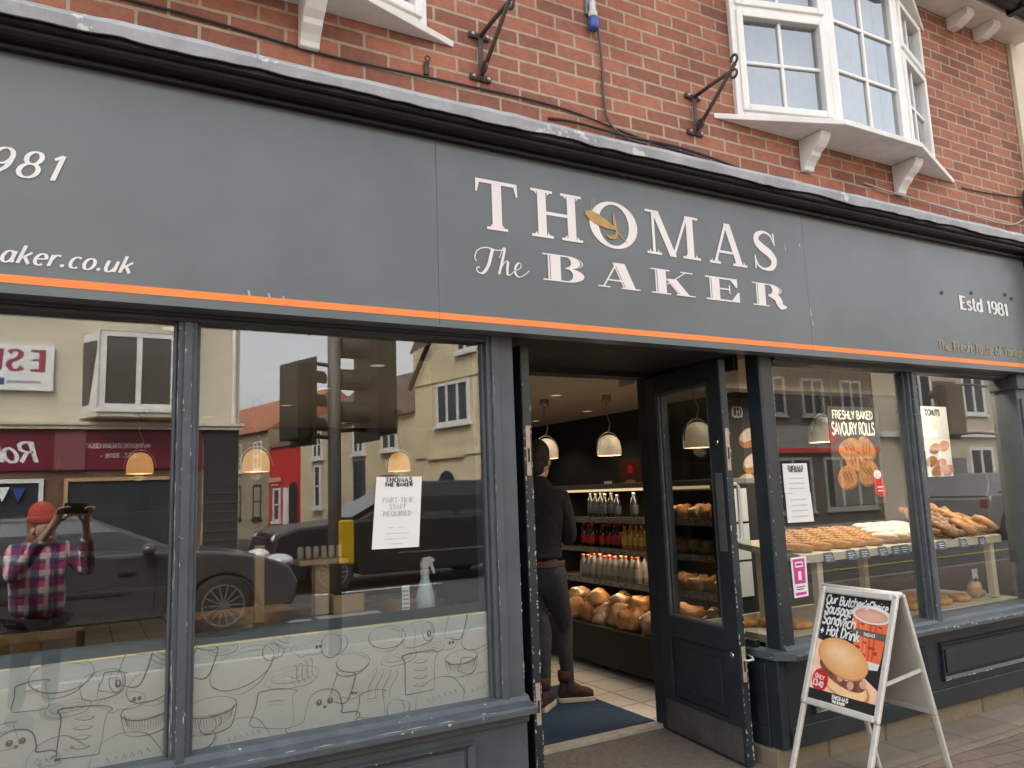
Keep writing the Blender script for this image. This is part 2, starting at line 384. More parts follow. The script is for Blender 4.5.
# ------------------------------------------------------------------ palette
SLATE = mat('slate paint', (.080,.093,.105), .5, (.060,.071,.081), 7, chips=(.55,.54,.52), chip_scale=22, chip_t=.735, bump=.12, bscale=90)
SLATEW = mat('worn slate paint', (.080,.094,.108), .5, (.052,.063,.074), 9, chips=(.62,.6,.56), chip_scale=30, chip_t=.665, bump=.2, bscale=70)
SLATED = mat('dark slate paint', (.021,.029,.036), .42, (.013,.018,.023), 6, chips=(.6,.58,.54), chip_scale=26, chip_t=.735, bump=.12, bscale=80)
EDGE = mat('chipped edge paint', (.06,.072,.085), .6, (.04,.048,.058), 12, chips=(.60,.56,.49), chip_scale=60, chip_t=.645, bump=.4, bscale=90)
CHIP = mat('bare chipped primer', (.50,.475,.43), .7, (.45,.42,.38), 40)
FASCIA = mat('fascia grey', (.136,.154,.166), .38, (.098,.113,.124), 1.2, bump=.03, bscale=30)
BLACK = mat('black gloss paint', (.007,.007,.008), .4, spec=.25, col2=(.012,.012,.013), scale=9, bump=.1)
BLACKM = mat('matt black', (.012,.012,.013), .7)
LEAD = mat('weathered lead', (.37,.38,.40), .55, (.22,.23,.25), 4, bump=.5, bscale=14, chips=(.54,.54,.54), chip_scale=6, chip_t=.60)
WHITE = mat('white upvc', (.80,.79,.77), .35, (.72,.71,.69), 5)
WHITEP = mat('white painted wood', (.76,.74,.71), .5, (.62,.6,.57), 6, bump=.15, bscale=40)
CREAM = mat('cream lettering', (.80,.74,.73), .5, (.76,.70,.70), 6)
WHITEL = mat('white lettering', (.82,.81,.80), .5)
GOLDP = mat('ochre print', (.52,.30,.07), .5, (.38,.22,.05), 25)
ORANGE = mat('orange stripe', (.93,.27,.055), .5, (.86,.23,.045), 4)
TAUPE = mat('faded gold lettering', (.30,.28,.16), .5)
IRON = mat('rusty wrought iron', (.05,.042,.038), .7, (.09,.05,.035), 30, bump=.4)
CABLE = mat('black cable', (.02,.018,.018), .6)
BRICK = brick_mat('red brick', (.39,.156,.099), (.225,.096,.070), (.40,.315,.235), .225, .0752, .0078, 'xz', bump=.7, stain=(.42,.38,.37), dirt=.75, bias=-.05, noise_amt=.38)
GLASS = glass_mat('window glass', base=.055, gain=1.0)
GLASSR = glass_mat('clear window glass', (.93,.94,.93), base=.012, gain=.9)
GLASSD = glass_mat('door glass', base=.02, gain=.8)
GLASSU = glass_mat('upper window glass', (.70,.72,.74), base=.20, gain=1.2, rcol=(.90,.95,1.0))
CERAM = mat('chrome', (.6,.6,.6), .2, metal=1.0)
ALU = mat('satin aluminium', (.68,.65,.60), .4, (.57,.545,.50), 14, metal=.2, rvar=.08)
STONE = brick_mat('sandstone plinth', (.25,.195,.125), (.19,.15,.10), (.12,.10,.08), .45, .22, .012, 'xz', bump=.5, stain=(.35,.33,.3), dirt=.7)
PAVE = brick_mat('block paving', (.175,.125,.095), (.135,.108,.087), (.10,.085,.075), .215, .105, .007, 'xy', rot=R(8), bump=.55, stain=(.55,.5,.48), dirt=.5)
EDGING = brick_mat('tan slab edging', (.21,.172,.125), (.165,.135,.10), (.14,.12,.095), .42, .3, .012, 'xy', bump=.45, stain=(.55,.5,.42), dirt=.6)
TILE = brick_mat('floor tiles', (.66,.62,.56), (.61,.57,.51), (.22,.19,.16), .32, .32, .007, 'xy', offset=0.0, bump=.2, rough=.35, noise_amt=.06, dirt=.25)
ASPH = mat('asphalt', (.06,.06,.062), .9, (.04,.04,.042), 14, bump=.6, bscale=240)
KERB = mat('granite kerb', (.33,.32,.30), .8, (.24,.23,.22), 30, bump=.3, bscale=120)
GZ = .10                                   # pavement level at the shop

# ------------------------------------------------------------------ ground
struct(MB().box(-160,160,-160,60,-.35,-.06), 'ground', ASPH)
struct(MB().prism([(-60,-4.71,-.058),(-60,-4.71,-.03),(-60,-5.6,.07),(-60,-6.6,.115),(-60,-10.4,.115),(-60,-11.4,.07),(-60,-12.3,-.03),(-60,-12.3,-.058)], (120,0,0)), 'road', mat('worn asphalt', (.075,.073,.072), .85, (.05,.05,.05), 3, bump=.5, bscale=200))
struct(MB().box(-60,60,-4.55,-.36,-.34,GZ).box(3.02,60,-.36,-.05,-.34,GZ), 'pavement', PAVE)
struct(MB().box(3.0,60,-.36,-.03,GZ,GZ+.006), 'slab_edging', EDGING, bevel=.003)
struct(MB().box(-60,60,-4.70,-4.55,-.34,GZ-.01), 'kerb', KERB, bevel=.015)
struct(MB().box(-60,3.02,-15.0,-12.45,-.2,GZ-.04).box(9.75,60,-15.0,-12.45,-.2,GZ-.04), 'far_pavement', mat('paving slabs far', (.30,.28,.25), .85, (.24,.22,.2), 3, bump=.2))
lm = mat('white road paint', (.6,.6,.58), .7, (.4,.4,.4), 12)
mb = MB()
for i in range(-14, 15): mb.box(i*4-1, i*4+1, -8.66, -8.55, .115, .119)
struct(mb, 'road_marking', lm)
mb = MB().box(-60,60,-5.7,-5.6,.08,.0825).box(-60,60,-11.4,-11.3,.08,.0825)
struct(mb, 'yellow_line', mat('yellow road paint', (.6,.42,.06), .7, (.4,.3,.08), 12))
# entrance lobby floor: ribbed coir matting, then the threshold and the tiled shop floor
m = mat('ribbed entrance matting', (.20,.165,.135), .95, (.13,.11,.09), 40)
nt = m.node_tree; bsdf = [n for n in nt.nodes if n.type == 'BSDF_PRINCIPLED'][0]
tc = nt.nodes.new('ShaderNodeTexCoord'); ck = nt.nodes.new('ShaderNodeTexChecker'); ck.inputs['Scale'].default_value = 42
mp = nt.nodes.new('ShaderNodeMapping'); mp.inputs['Rotation'].default_value[2] = R(45)
nt.links.new(tc.outputs['Object'], mp.inputs[0]); nt.links.new(mp.outputs[0], ck.inputs[0])
bp = nt.nodes.new('ShaderNodeBump'); bp.inputs['Strength'].default_value = .9; bp.inputs['Distance'].default_value = .006
nt.links.new(ck.outputs['Fac'], bp.inputs['Height']); nt.links.new(bp.outputs[0], bsdf.inputs['Normal'])
struct(MB().box(1.6,3.09,-.36,.80,-.3,.118), 'entrance_floor', m)
struct(MB().box(-6.0,6.28,.88,8.0,-.3,.125), 'shop_floor', TILE)

# ------------------------------------------------------------------ the bakery building
B = thing('bakery_building', 'red brick bakery with slate grey shopfront, double entrance doors and white bay windows above', 'building', (0,0,0))
# upper brick wall, with openings behind the bays
mb = MB()
bays = [(-.75,1.30),(3.26,5.18)]
mb.box(-8,6.33,.13,.35,2.6,3.60); mb.box(-8,6.33,.13,.35,4.86,4.94)
for a, b_ in [(-8,-.70),(1.28,3.28),(5.16,6.33)]: mb.box(a,b_,.13,.35,3.60,4.86)
mb.build('brick_wall', BRICK, B)
mb = MB().box(-8,6.33,.35,8.2,2.62,2.75)
mb.build('upper_floor', mat('floor boards dark', (.12,.09,.07), .8), B)
# rear and side walls so that the place is closed
SHELLW = mat('rear brick', (.25,.10,.07), .9)
MB().box(-8,6.33,8.0,8.3,-.3,6).box(6.3,6.33,.352,8.0,-.3,6).box(-8,-7.8,.352,8.0,-.3,6).build('rear_wall', SHELLW, B)
rf = MB().prism([(-8,-.22,5.0),(-8,8.6,5.0),(-8,4.2,8.0)], (14.4,0,0)).build('roof', mat('roof tiles', (.16,.09,.065), .8, (.10,.06,.05), 10, bump=.5), B)
# eaves: boxed soffit on timber brackets, black gutter
sof = MB().box(-8,6.42,-.09,.128,4.90,4.945).build('soffit', WHITEP, B)
MB().box(-8,6.43,-.115,-.092,4.885,5.05).build('fascia_board', WHITEP, sof)
for x in [5.56, 5.90, 4.4, 4.8, 3.2, 2.6, 2.0, 1.4]:
    if 3.0 < x < 5.4: continue
    poly = [(x-.045,.127,4.80),(x-.045,.06,4.80),(x-.045,.0,4.825),(x-.045,-.04,4.85),(x-.045,-.04,4.899),(x-.045,.127,4.899)]
    MB().prism(poly, (.09,0,0)).build('bracket', WHITEP, sof, bevel=.008)
g = []
for i in range(9):
    a = PI + PI*i/8; g.append((-8, -.178+.06*math.cos(a), 4.945+.06*math.sin(a)))
for i in range(9):
    a = 2*PI - PI*i/8; g.append((-8, -.178+.052*math.cos(a), 4.95+.05*math.sin(a)))
gut = MB().prism(g, (14.45,0,0)); gut.box(5.88,5.93,-.25,-.116,4.875,4.96); gut.build('gutter', BLACK, B)

# bay windows -------------------------------------------------------
def bay(x0, x1, xf0, xf1, yf, z0=3.61, z1=4.70, tag_=''):
    """canted bay: left return (x0,.12)-(xf0,yf), front, right return; glass in glazing bars"""
    w_ = MB()
    P = [(x0,.125),(xf0,yf),(xf1,yf),(x1,.125)]
    fr = MB(); panes = MB()
    def wall2(a, b, ncol, rows, vent):
        ax, ay = a; bx, by = b; L = math.hypot(bx-ax, by-ay); d = Vector(((bx-ax)/L, (by-ay)/L, 0)); n = Vector((d.y, -d.x, 0))
        def bar(u0, u1, za, zb, t0=-.03, t1=.03):
            q = [Vector((ax,ay,0))+d*u0+n*t0, Vector((ax,ay,0))+d*u1+n*t0, Vector((ax,ay,0))+d*u1+n*t1, Vector((ax,ay,0))+d*u0+n*t1]
            fr.prism([(p.x,p.y,za) for p in q], (0,0,zb-za))
        F = .046
        bar(0,F,z0,z1); bar(L-F,L,z0,z1); bar(F,L-F,z0,z0+F); bar(F,L-F,z1-F,z1)
        zt = z1-F
        if vent:
            zt = 4.27; bar(F,L-F,zt,zt+.055)
            # opening casement rims, proud of the frame
            for za, zb in ((z0+F,zt),(zt+.055,z1-F)):
                s_ = .030; e = .012
                bar(F-e,F+s_,za-e,zb+e,-.02,.045); bar(L-F-s_,L-F+e,za-e,zb+e,-.02,.045); bar(F+s_,L-F-s_,za-e,za+s_,-.02,.045); bar(F+s_,L-F-s_,zb-s_,zb+e,-.02,.045)
        u0, u1, za = F+(.030 if vent else 0), L-F-(.030 if vent else 0), z0+F+(.030 if vent else 0)
        zb = zt-(.030 if vent else 0)
        for i in range(1, ncol): u = u0+(u1-u0)*i/ncol; bar(u-.011,u+.011,za,zb,-.012,.016)
        for i in range(1, rows): z = za+(zb-za)*i/rows; bar(u0,u1,z-.011,z+.011,-.011,.015)
        if vent:
            for i in range(1, ncol): u = u0+(u1-u0)*i/ncol; bar(u-.011,u+.011,zt+.085,z1-F-.030,-.012,.016)
        p0 = Vector((ax,ay,0))+d*(F*.8); p1 = Vector((ax,ay,0))+d*(L-F*.8)
        panes.add([(p0.x,p0.y,z0+.03),(p1.x,p1.y,z0+.03),(p1.x,p1.y,z1-.03),(p0.x,p0.y,z1-.03)], [(0,1,2,3)])
        return L
    wall2(P[0], P[1], 2, 2, True); wall2(P[1], P[2], 2, 3, False); wall2(P[2], P[3], 2, 2, True)
    for q in (P[1], P[2]): fr.lathe([(.036,z0),(.036,z1)], (q[0],q[1],0), 12)
    bw = thing("bay_window", None, None); bw.parent = B
    fr.build('frame', WHITE, bw, bevel=.006)
    panes.build('pane', GLASSU, bw)
    e = .10
    sp = [(x0-.17,.128),(xf0-.03,yf-.10),(xf1+.02,yf-.10),(x1+(.27 if x1 > 4 else .155),.128)]
    MB().prism([(a,b_,3.575) for a, b_ in sp], (0,0,.034)).build('sill', WHITEP, bw, bevel=.004)
    hd = [(x0-.12,.128),(xf0-.03,yf-.12),(xf1+.03,yf-.12),(x1+.12,.128)]
    MB().prism([(a,b_,z1) for a, b_ in hd], (0,0,.05)).prism([(a+(.03 if i < 2 else -.03),b_+(.04 if i in (1,2) else 0),z1+.05) for i,(a,b_) in enumerate(hd)], (0,0,.048)).build('head', WHITEP, bw, bevel=.01)
    for x in (xf0-.085, xf1+.14):
        # ogee timber corbel under the sill
        pr = [(.127,3.573),(.127,3.375),(.095,3.375),(.088,3.40),(.07,3.425),(.04,3.45),(.03,3.47),(.0,3.49),(-.03,3.52),(-.045,3.545),(-.05,3.573)]
        pr = [(y if y > .09 else .127+(y-.127)*1.0, z) for y, z in pr]
        MB().prism([(x-.042,y,z) for y, z in pr], (.085,0,0)).build('corbel', WHITEP, bw, bevel=.006)
    # net curtain and dim room behind the panes
    c = MB()
    for (ax, ay), (bx, by) in zip(P[:-1], P[1:]):
        n = 26; d = Vector((bx-ax, by-ay, 0)); nn = Vector((-d.y, d.x, 0)).normalized()
        vs = []
        for i in range(n+1):
            q = Vector((ax,ay,0))+d*(i/n)+nn*(.11+.014*math.sin(i*2.1)); vs += [(q.x,q.y,z0+.03),(q.x,q.y,z1-.03)]
        c.add(vs, [(2*i,2*i+2,2*i+3,2*i+1) for i in range(n)])
    c.build('net_curtain', mat('net curtain', (.40,.41,.42), .9, (.30,.31,.33), 6), bw, smooth=True)
    return bw
bay(3.245, 5.11, 3.89, 4.565, -.05)
bay(-.70, 1.29, -.05, .62, -.045)
MB().box(-8,6.3,.9,.95,2.76,4.93).build('room_partition', mat('dim room', (.20,.19,.18), .9), B)

# ------------------------------------------------------------------ shopfront joinery
def frame_profile(mb, x0, x1, y0, y1, z0, z1, step=.012):
    mb.box(x0,x1,y0,y1,z0,z1)
# window heads and soffit behind the sign
mb = MB().box(-6,1.47,-.045,.06,2.135,2.30).box(3.19,5.62,-.045,.06,2.135,2.30); mb.box(-6,1.47,-.06,-.045,2.15,2.175).box(3.19,5.5,-.06,-.045,2.15,2.175)
mb.build('window_head', SLATED, B, bevel=.003)
# lobby bulkhead over the doors
mb = MB().box(1.47,3.19,-.06,.74,2.19,2.24).box(1.60,3.10,.74,.86,2.16,2.48)
mb.build('lobby_ceiling', mat('lobby black', (.02,.02,.022), .6), B)
MB().box(2.62,2.79,.725,.739,2.225,2.345).build('timber_hatch', mat('stained timber hatch', (.20,.11,.045), .5, (.14,.075,.03), 14), B, bevel=.004)
# mullions
for x0, x1 in ((.27,.333),(4.335,4.41)):
    mb = MB().box(x0,x1,-.045,.05,.662,2.135).box(x0+.017,x1-.017,-.06,-.045,.664,2.133)
    mb.box(x0-.012,x0,-.02,.0,.68,2.134).box(x1,x1+.012,-.02,.0,.68,2.134)
    for xx in (x0+.017, x1-.017): mb.chips((xx,-.06,.67),(xx,-.06,2.13),(1 if xx < (x0+x1)/2 else -1,0,0),(0,-1,0),13,h=(.004,.02),w=(.001,.004),bias=1.2)
    mb.chips((x0,-.045,.67),(x0,-.045,2.1),(1,0,0),(0,-1,0),34,h=(.02,.11),w=(.001,.0022)); mb.build('mullion', [SLATEW, CHIP], B, bevel=.004)
# pilaster left of the door
mb = MB().box(1.475,1.605,-.04,.10,.665,2.186).box(1.495,1.530,-.052,-.04,.667,2.184)
mb.box(1.462,1.475,-.02,.02,.68,2.134)
mb.chips((1.495,-.052,.7),(1.495,-.052,2.1),(1,0,0),(0,-1,0),26,h=(.01,.05),w=(.001,.0025)); mb.chips((1.605,-.04,.66),(1.605,-.04,1.3),(-1,0,0),(0,-1,0),10)
mb.build('pilaster', [SLATE, CHIP], B, bevel=.004)
MB().box(1.58,1.604,.10,.80,-.2,2.19).build('lobby_side_panel', BLACKM, B)
# chamfered corner post right of the lobby
mb = MB().prism([(3.093,.06,.665),(3.093,-.03,.665),(3.102,-.04,.665),(3.185,-.04,.665),(3.185,.06,.665)], (0,0,1.53))
mb.chips((3.10,-.04,.67),(3.10,-.04,1.6),(1,0,0),(0,-1,0),22,bias=1.6); mb.chips((3.185,-.04,.67),(3.185,-.04,2.1),(-1,0,0),(0,-1,0),22)
mb.box(3.186,3.199,-.02,.02,.68,2.134)
mb.build('corner_post', [SLATED, CHIP], B, bevel=.004)
# end pilaster at the party wall and its console
mb = MB().box(5.44,5.66,-.075,.10,.1,2.16).box(5.42,5.68,-.10,.10,2.06,2.16).box(5.47,5.63,-.088,-.075,.7,2.0)
mb.build('end_pilaster', SLATE, B, bevel=.006)
MB().box(5.63,5.86,-.24,.12,2.17,3.03).box(5.60,5.89,-.27,.12,2.90,3.03).build('console', BLACK, B, bevel=.015)
# window sills
def sill(x0, x1, name='sill'):
    pr = [(-.12,.624),(-.12,.648),(-.112,.655),(-.062,.664),(-.05,.682),(-.02,.686),(.08,.686),(.08,.624)]
    q = MB().prism([(x0,y,z) for y, z in pr], (x1-x0,0,0)); q.chips((x0+.5 if x0 < 0 else x0,-.12,.648),(x1,-.12,.648),(0,0,-1),(0,-1,0),int(14*(x1-max(x0,-.5))),h=(.004,.04),w=(.002,.010)); q.chips((max(x0,-.4),-.115,.654),(x1,-.115,.654),(0,.98,.18),(0,-.2,.98),int(10*(x1-max(x0,-.5))),h=(.01,.09),w=(.002,.008))
    return q.build(name, [SLATEW, CHIP], B, bevel=.003)
sill(-6,1.615,'window_sill'); sill(3.10,5.44,'window_sill')
MB().prism([(3.10,-.12,.624),(3.02,-.05,.624),(3.005,.74,.624),(3.10,.74,.624)], (0,0,.04)).build('window_sill', SLATEW, B, bevel=.004)
# stall risers with fielded panels
def riser(x0, x1, zb, panels, m_):
    r = MB().box(x0,x1,-.05,.05,zb,.624).box(x0,x1,-.062,-.05,zb,zb+.10).box(x0,x1,-.070,-.05,.585,.623).build('stall_riser', m_, B, bevel=.004)
    for a, b_ in panels:
        f = MB(); z0, z1 = zb+.135, .555
        for q in (((a,z0),(b_,z0),(b_-.028,z0+.028),(a+.028,z0+.028)), ((a,z1),(b_,z1),(b_-.028,z1-.028),(a+.028,z1-.028)), ((a,z0),(a,z1),(a+.028,z1-.028),(a+.028,z0+.028)), ((b_,z0),(b_,z1),(b_-.028,z1-.028),(b_-.028,z0+.028))):
            (p0,p1,p2,p3) = q
            f.add([(p0[0],-.0505,p0[1]),(p1[0],-.0505,p1[1]),(p1[0],-.072,(p1[1]*.65+p2[1]*.35)),(p0[0],-.072,(p0[1]*.65+p3[1]*.35)),(p2[0],-.058,p2[1]),(p3[0],-.058,p3[1])], [(0,1,2,3),(3,2,4,5)])
        f.box(a+.045,b_-.045,-.060,-.0505,z0+.045,z1-.045)
        f.chips((a,-.0725,z0+.010),(b_,-.0725,z0+.010),(0,0,1),(0,-1,.1),16,h=(.006,.06),w=(.002,.008)); f.chips((a+.03,-.0725,z1-.010),(b_,-.0725,z1-.010),(0,0,-1),(0,-1,.1),6)
        f.build('fielded_panel', [m_, CHIP], r, bevel=.002)
    return r
riser(-6,1.605,.12,[(-1.2,.16),(.42,1.36)],SLATE)
riser(3.09,5.44,.20,[(3.26,4.20),(4.34,5.36)],SLATED)
r2 = MB().box(3.035,3.09,-.05,.78,.20,.624).box(3.022,3.035,.02,.72,.20,.30).box(3.022,3.035,.02,.72,.55,.60).box(3.022,3.035,.02,.10,.30,.55).box(3.022,3.035,.64,.72,.30,.55)
r2.build('return_riser', SLATED, B, bevel=.004)
MB().box(3.005,5.5,-.035,.05,-.3,.20).box(3.005,3.09,.05,.80,-.3,.20).build('plinth', STONE, B, bevel=.006)
MB().box(-6,1.6,-.03,.05,-.3,.12).build('plinth', STONE, B)
# panes
def pane(x0, x1, z0=.682, z1=2.14, y=0.0, name='display_window', m_=None):
    return MB().box(x0,x1,y-.003,y+.003,z0,z1).build(name, m_ or GLASS, B)
pL = pane(-6,.275); pM = pane(.328,1.48); pR = pane(3.18,4.34,m_=GLASSR); pE = pane(4.405,5.45,m_=GLASSR)
MB().box(3.062,3.068,.09,.75,.665,2.16).build('return_pane', GLASSD, B)
MB().box(3.05,3.085,.70,.77,.665,2.19).box(3.05,3.085,.10,.70,.664,.70).box(3.05,3.085,.10,.70,2.11,2.19).build('return_frame', SLATED, B, bevel=.003)
build_each(MB().box(2.985,3.05,.76,.86,.12,2.16).box(1.605,1.67,.76,.86,.12,2.16), 'door_frame', SLATED, B, bevel=.004)
MB().box(1.605,3.05,.80,.875,-.2,.14).build('threshold', mat('pale worn threshold', (.52,.47,.38), .6, (.36,.32,.26), 14), B, bevel=.004)
# frosted film with line drawings along the foot of the left windows
FILM = mat('frosted vinyl film', (.76,.768,.745), .35, (.70,.71,.685), 2.2, spec=.6)
INK = mat('grey ink line', (.15,.15,.155), .6)
INKL = mat('light grey ink line', (.27,.27,.265), .6)
BAND = mat('slate vinyl band', (.14,.17,.185), .4, (.12,.15,.165), 3)
def film(x0, x1, p):
    fo = MB().box(x0,x1,.004,.007,.684,1.023).build('window_film', FILM, p)
    MB().box(x0,x1,.0030,.0085,1.0205,1.062).build('film_band', BAND, fo)
    return fo
fL = film(-3.2,.272,B); fM = film(.330,1.477,B)
def doodle(mb, kind, cx, cz, s, rot=0.0, mir=1):
    ca, sa = math.cos(rot), math.sin(rot)
    mb.k += 1
    off = .0034 - .0001*(mb.k % 20)
    def T(p):
        x, z = p[0]*mir*s, p[1]*s
        return (cx + x*ca - z*sa, cz + x*sa + z*ca)
    def line(pts, wd=.0026, m=0):
        ribbon(mb, [T(p) for p in pts], lambda a, b, t: wd*.88*(.75+.4*math.sin(3+t*7)), lambda a, b: (a, off, b), m)
    if kind == 'slice':
        line(cat_rom([(-.38,-.5),(.3,-.46),(.4,-.36),(.42,.3),(.52,.44),(.3,.52),(-.3,.5),(-.5,.44),(-.42,.28),(-.4,-.3),(-.38,-.5)]), .0045)
        for k in range(4): line(cat_rom([(-.18,-.3+.19*k),(.0,-.25+.19*k),(.2,-.27+.19*k),(.05,-.33+.19*k),(-.18,-.3+.19*k)], 4), .002)
    elif kind == 'tart':
        line(arc(0,.18,.62,.24), .0032); line(cat_rom([(-.62,.16),(-.5,-.34),(-.2,-.46),(.25,-.44),(.5,-.3),(.62,.16)]), .0034)
        line(arc(.02,.16,.56,.18,180,360), .0022)
        for k in range(22):
            a = PI+PI*(k+.5)/22; x = .54*math.cos(a); z = .16+.22*math.sin(a); line([(x,z),(x*.9,z-.26)], .0018)
    elif kind == 'oval':
        line(arc(0,0,.75,.42), .0028); line(cat_rom([(-.72,-.1),(-.3,-.52),(.3,-.46),(.74,-.06)]), .0028); line(cat_rom([(-.3,.36),(.2,.3),(.62,.14)]), .002, 1)
    elif kind == 'loaf':
        line(cat_rom([(-.6,-.3),(-.62,.2),(-.3,.42),(.3,.44),(.62,.2),(.6,-.2),(.3,-.4),(-.3,-.42),(-.6,-.3)]), .003); line(arc(.38,.02,.2,.34), .0026); line(arc(.44,-.05,.06,.10), .010); line(cat_rom([(-.2,.42),(-.1,.1),(-.2,-.4)]), .002, 1)
    elif kind == 'bag':
        line(cat_rom([(-.3,.5),(-.42,-.4),(-.2,-.5),(.25,-.46),(.4,.4),(.3,.55)]), .0044); line(arc(-.0,.5,.34,.10), .003)
    elif kind == 'man':
        line(cat_rom([(-.85,-.4),(-.9,-.28),(-.5,-.2),(-.4,.1),(-.25,.4),(.1,.48),(.4,.35),(.5,.0),(.5,-.16),(.85,-.2),(.95,-.32),(.8,-.42)]), .0042)
        for x in (-.08,.2): line(arc(x,.2,.045,.05), .012)
        line(arc(.06,.07,.03,.02), .007)
    elif kind == 'leaf':
        line(cat_rom([(-.7,0),(-.5,.2),(-.45,.05),(-.2,.26),(-.12,.1),(.2,.24),(.4,.2),(.6,.0),(.45,-.2),(.1,-.24),(-.1,-.2),(-.3,-.26),(-.45,-.12),(-.7,0)]), .0022, 1)
        for x in (.3,.44): line(arc(x,.02,.03,.035), .008)
    elif kind == 'square':
        line(cat_rom([(-.5,-.4),(.2,-.5),(.5,-.42),(.44,.3),(.55,.42),(.1,.5),(-.3,.46),(-.45,.4),(-.48,.1),(-.6,-.3),(-.5,-.4)]), .003); line([(-.18,.1),(.2,.1),(.2,.2),(-.18,.2),(-.18,.1)], .0018, 1)
    elif kind == 'roll':
        line(cat_rom([(-.8,-.1),(-.6,.2),(0,.3),(.6,.22),(.8,0),(.5,-.28),(-.4,-.3),(-.8,-.1)]), .0022, 1); line(arc(0,.0,.62,.16), .0022, 1); line(cat_rom([(-.5,-.05),(-.2,.08),(.1,-.06),(.4,.06)]), .002, 1)
    elif kind == 'eclair':
        for k in range(4): line(cat_rom([(-.5+.26*k,-.4),(-.56+.26*k,.0),(-.3+.26*k,.48),(-.2+.26*k,.44),(-.36+.26*k,-.1),(-.3+.26*k,-.42)]), .0022, 1)
    elif kind == 'bun':
        line(arc(-.15,0,.45,.5), .003); line(cat_rom([(.1,.42),(.5,.3),(.55,-.1),(.2,-.4)]), .0026)
    elif kind == 'dome':
        line(cat_rom([(-.8,-.3),(-.6,.2),(-.1,.44),(.5,.32),(.8,-.1),(.86,-.3)]), .003, 1)
        for k in range(6): line(cat_rom([(-.4+.18*k,-.2),(-.36+.18*k,-.06),(-.3+.18*k,-.2)]), .002, 1)
def doodles(fo, x0, x1, items):
    mb = MB()
    for it in items:
        if x0+.02 < it[1] < x1-.02: doodle(mb, *it)
    # keep the strokes on their own pane
    for i, p in enumerate(mb.v): mb.v[i] = (min(max(p[0], x0), x1), p[1], min(max(p[2], .687), 1.02))
    mb.build('line_drawing', [INK, INKL], fo)
extra = [(random.choice(('roll','leaf','bun','eclair','dome','square')),-.5+.155*i+random.uniform(-.03,.03),.70+.3*((i*37)%10)/10,random.uniform(.055,.085),random.uniform(-.4,.4)) for i in range(13)]
base = extra[:5] + [('slice',.02,.80,.15,-.12),('tart',.205,.815,.12,.03),('loaf',.075,.935,.10,.10),('leaf',.135,.875,.11,.05),('bag',.165,.975,.11,-.18),('oval',.235,.925,.13,.42),('dome',.14,.72,.13,.1),('oval',-.04,.98,.12,.05),('roll',-.02,.88,.08,.05),('dome',-.06,.75,.1,.4),('bun',.26,.80,.05,.2),('eclair',.24,1.0,.06,1.2),
        ('square',-.12,.93,.09,.1),('man',-.16,.78,.12,.05),('tart',-.28,.86,.12,.0),('slice',-.42,.80,.14,-.1),('loaf',-.36,.96,.11,.1),('oval',-.55,.92,.13,.4),('tart',-.68,.79,.12,0),('bag',-.74,.95,.11,-.1),('man',-.92,.80,.12,0),('square',-1.1,.9,.12,.1),('slice',-1.3,.82,.14,0)]
doodles(fL, -3.2, .272, base)
mid = [e_ for e_ in extra[5:]] + [('bag',.375,.965,.10,-.22),('oval',.505,.93,.15,.35),('tart',.405,.79,.135,.03),('eclair',.64,1.005,.07,1.25),('leaf',.735,.965,.10,.05),('roll',.675,.875,.12,.02),('bun',.83,.965,.085,.0),('oval',.90,.895,.085,-.05),('square',.615,.775,.135,-.08),('man',.785,.745,.145,.03),('bag',.86,.81,.10,-.2),('eclair',1.0,.80,.11,-.25),('oval',1.035,.97,.10,-.05),('loaf',1.16,.965,.105,.1),('leaf',1.265,.915,.10,.03),('roll',1.08,.89,.09,.1),
       ('slice',1.165,.82,.15,-.03),('tart',1.345,.835,.115,.02),('bag',1.325,.985,.11,-.15),('oval',1.43,.935,.12,.4),('dome',1.24,.735,.13,.15),('dome',.50,.715,.11,.1),('oval',.345,.87,.07,.1),('square',.97,.735,.10,.0),('dome',1.42,.74,.1,.2),('oval',.37,.71,.07,.3),('roll',.44,1.0,.06,.1)]
doodles(fM, .330, 1.477, mid)

# ------------------------------------------------------------------ black cornice and lead flashing
def sweep(pr, x0, x1): return MB().prism([(x0,y,z) for y, z in pr], (x1-x0,0,0))
cpr = [(-.03,3.0),(-.145,2.952),(-.172,2.952),(-.176,2.962),(-.172,2.970),(-.192,2.973),(-.205,2.980),(-.214,2.992),(-.217,3.002),(-.232,3.005),(-.238,3.012),(-.240,3.043),(-.03,3.10)]
sweep(cpr, -6, 5.72).build('cornice', BLACK, B)
# lead: dressed over the top, its front lip beaten wavy, lapped in sheets
mb = MB(); x = -6.0; n = 460; vs = []
for i in range(n+1):
    x = -6 + 11.76*i/n
    wv = .010*mnoise.noise(Vector((x*2.3,0,0))) + .006*mnoise.noise(Vector((x*7,3,0)))
    wb = .014*mnoise.noise(Vector((x*3.1,9,0))) + .008*mnoise.noise(Vector((x*9,5,0)))
    lap = .004 if (x*1.0 % 1.5) < .06 else 0
    vs += [(x,.127,3.235+wv*.5),(x,-.16,3.105+wv),(x,-.252-lap,3.082+wv),(x,-.262-lap+wb*.3,3.062+wv*.6),(x,-.258-lap+wb*.4,3.024+wb),(x,-.250-lap+wb*.4,3.024+wb),(x,-.248,3.06)]
mb.add(vs, [(7*i+k,7*i+7+k,7*i+8+k,7*i+1+k) for i in range(n) for k in range(6)])
mb.build('lead_flashing', LEAD, B)

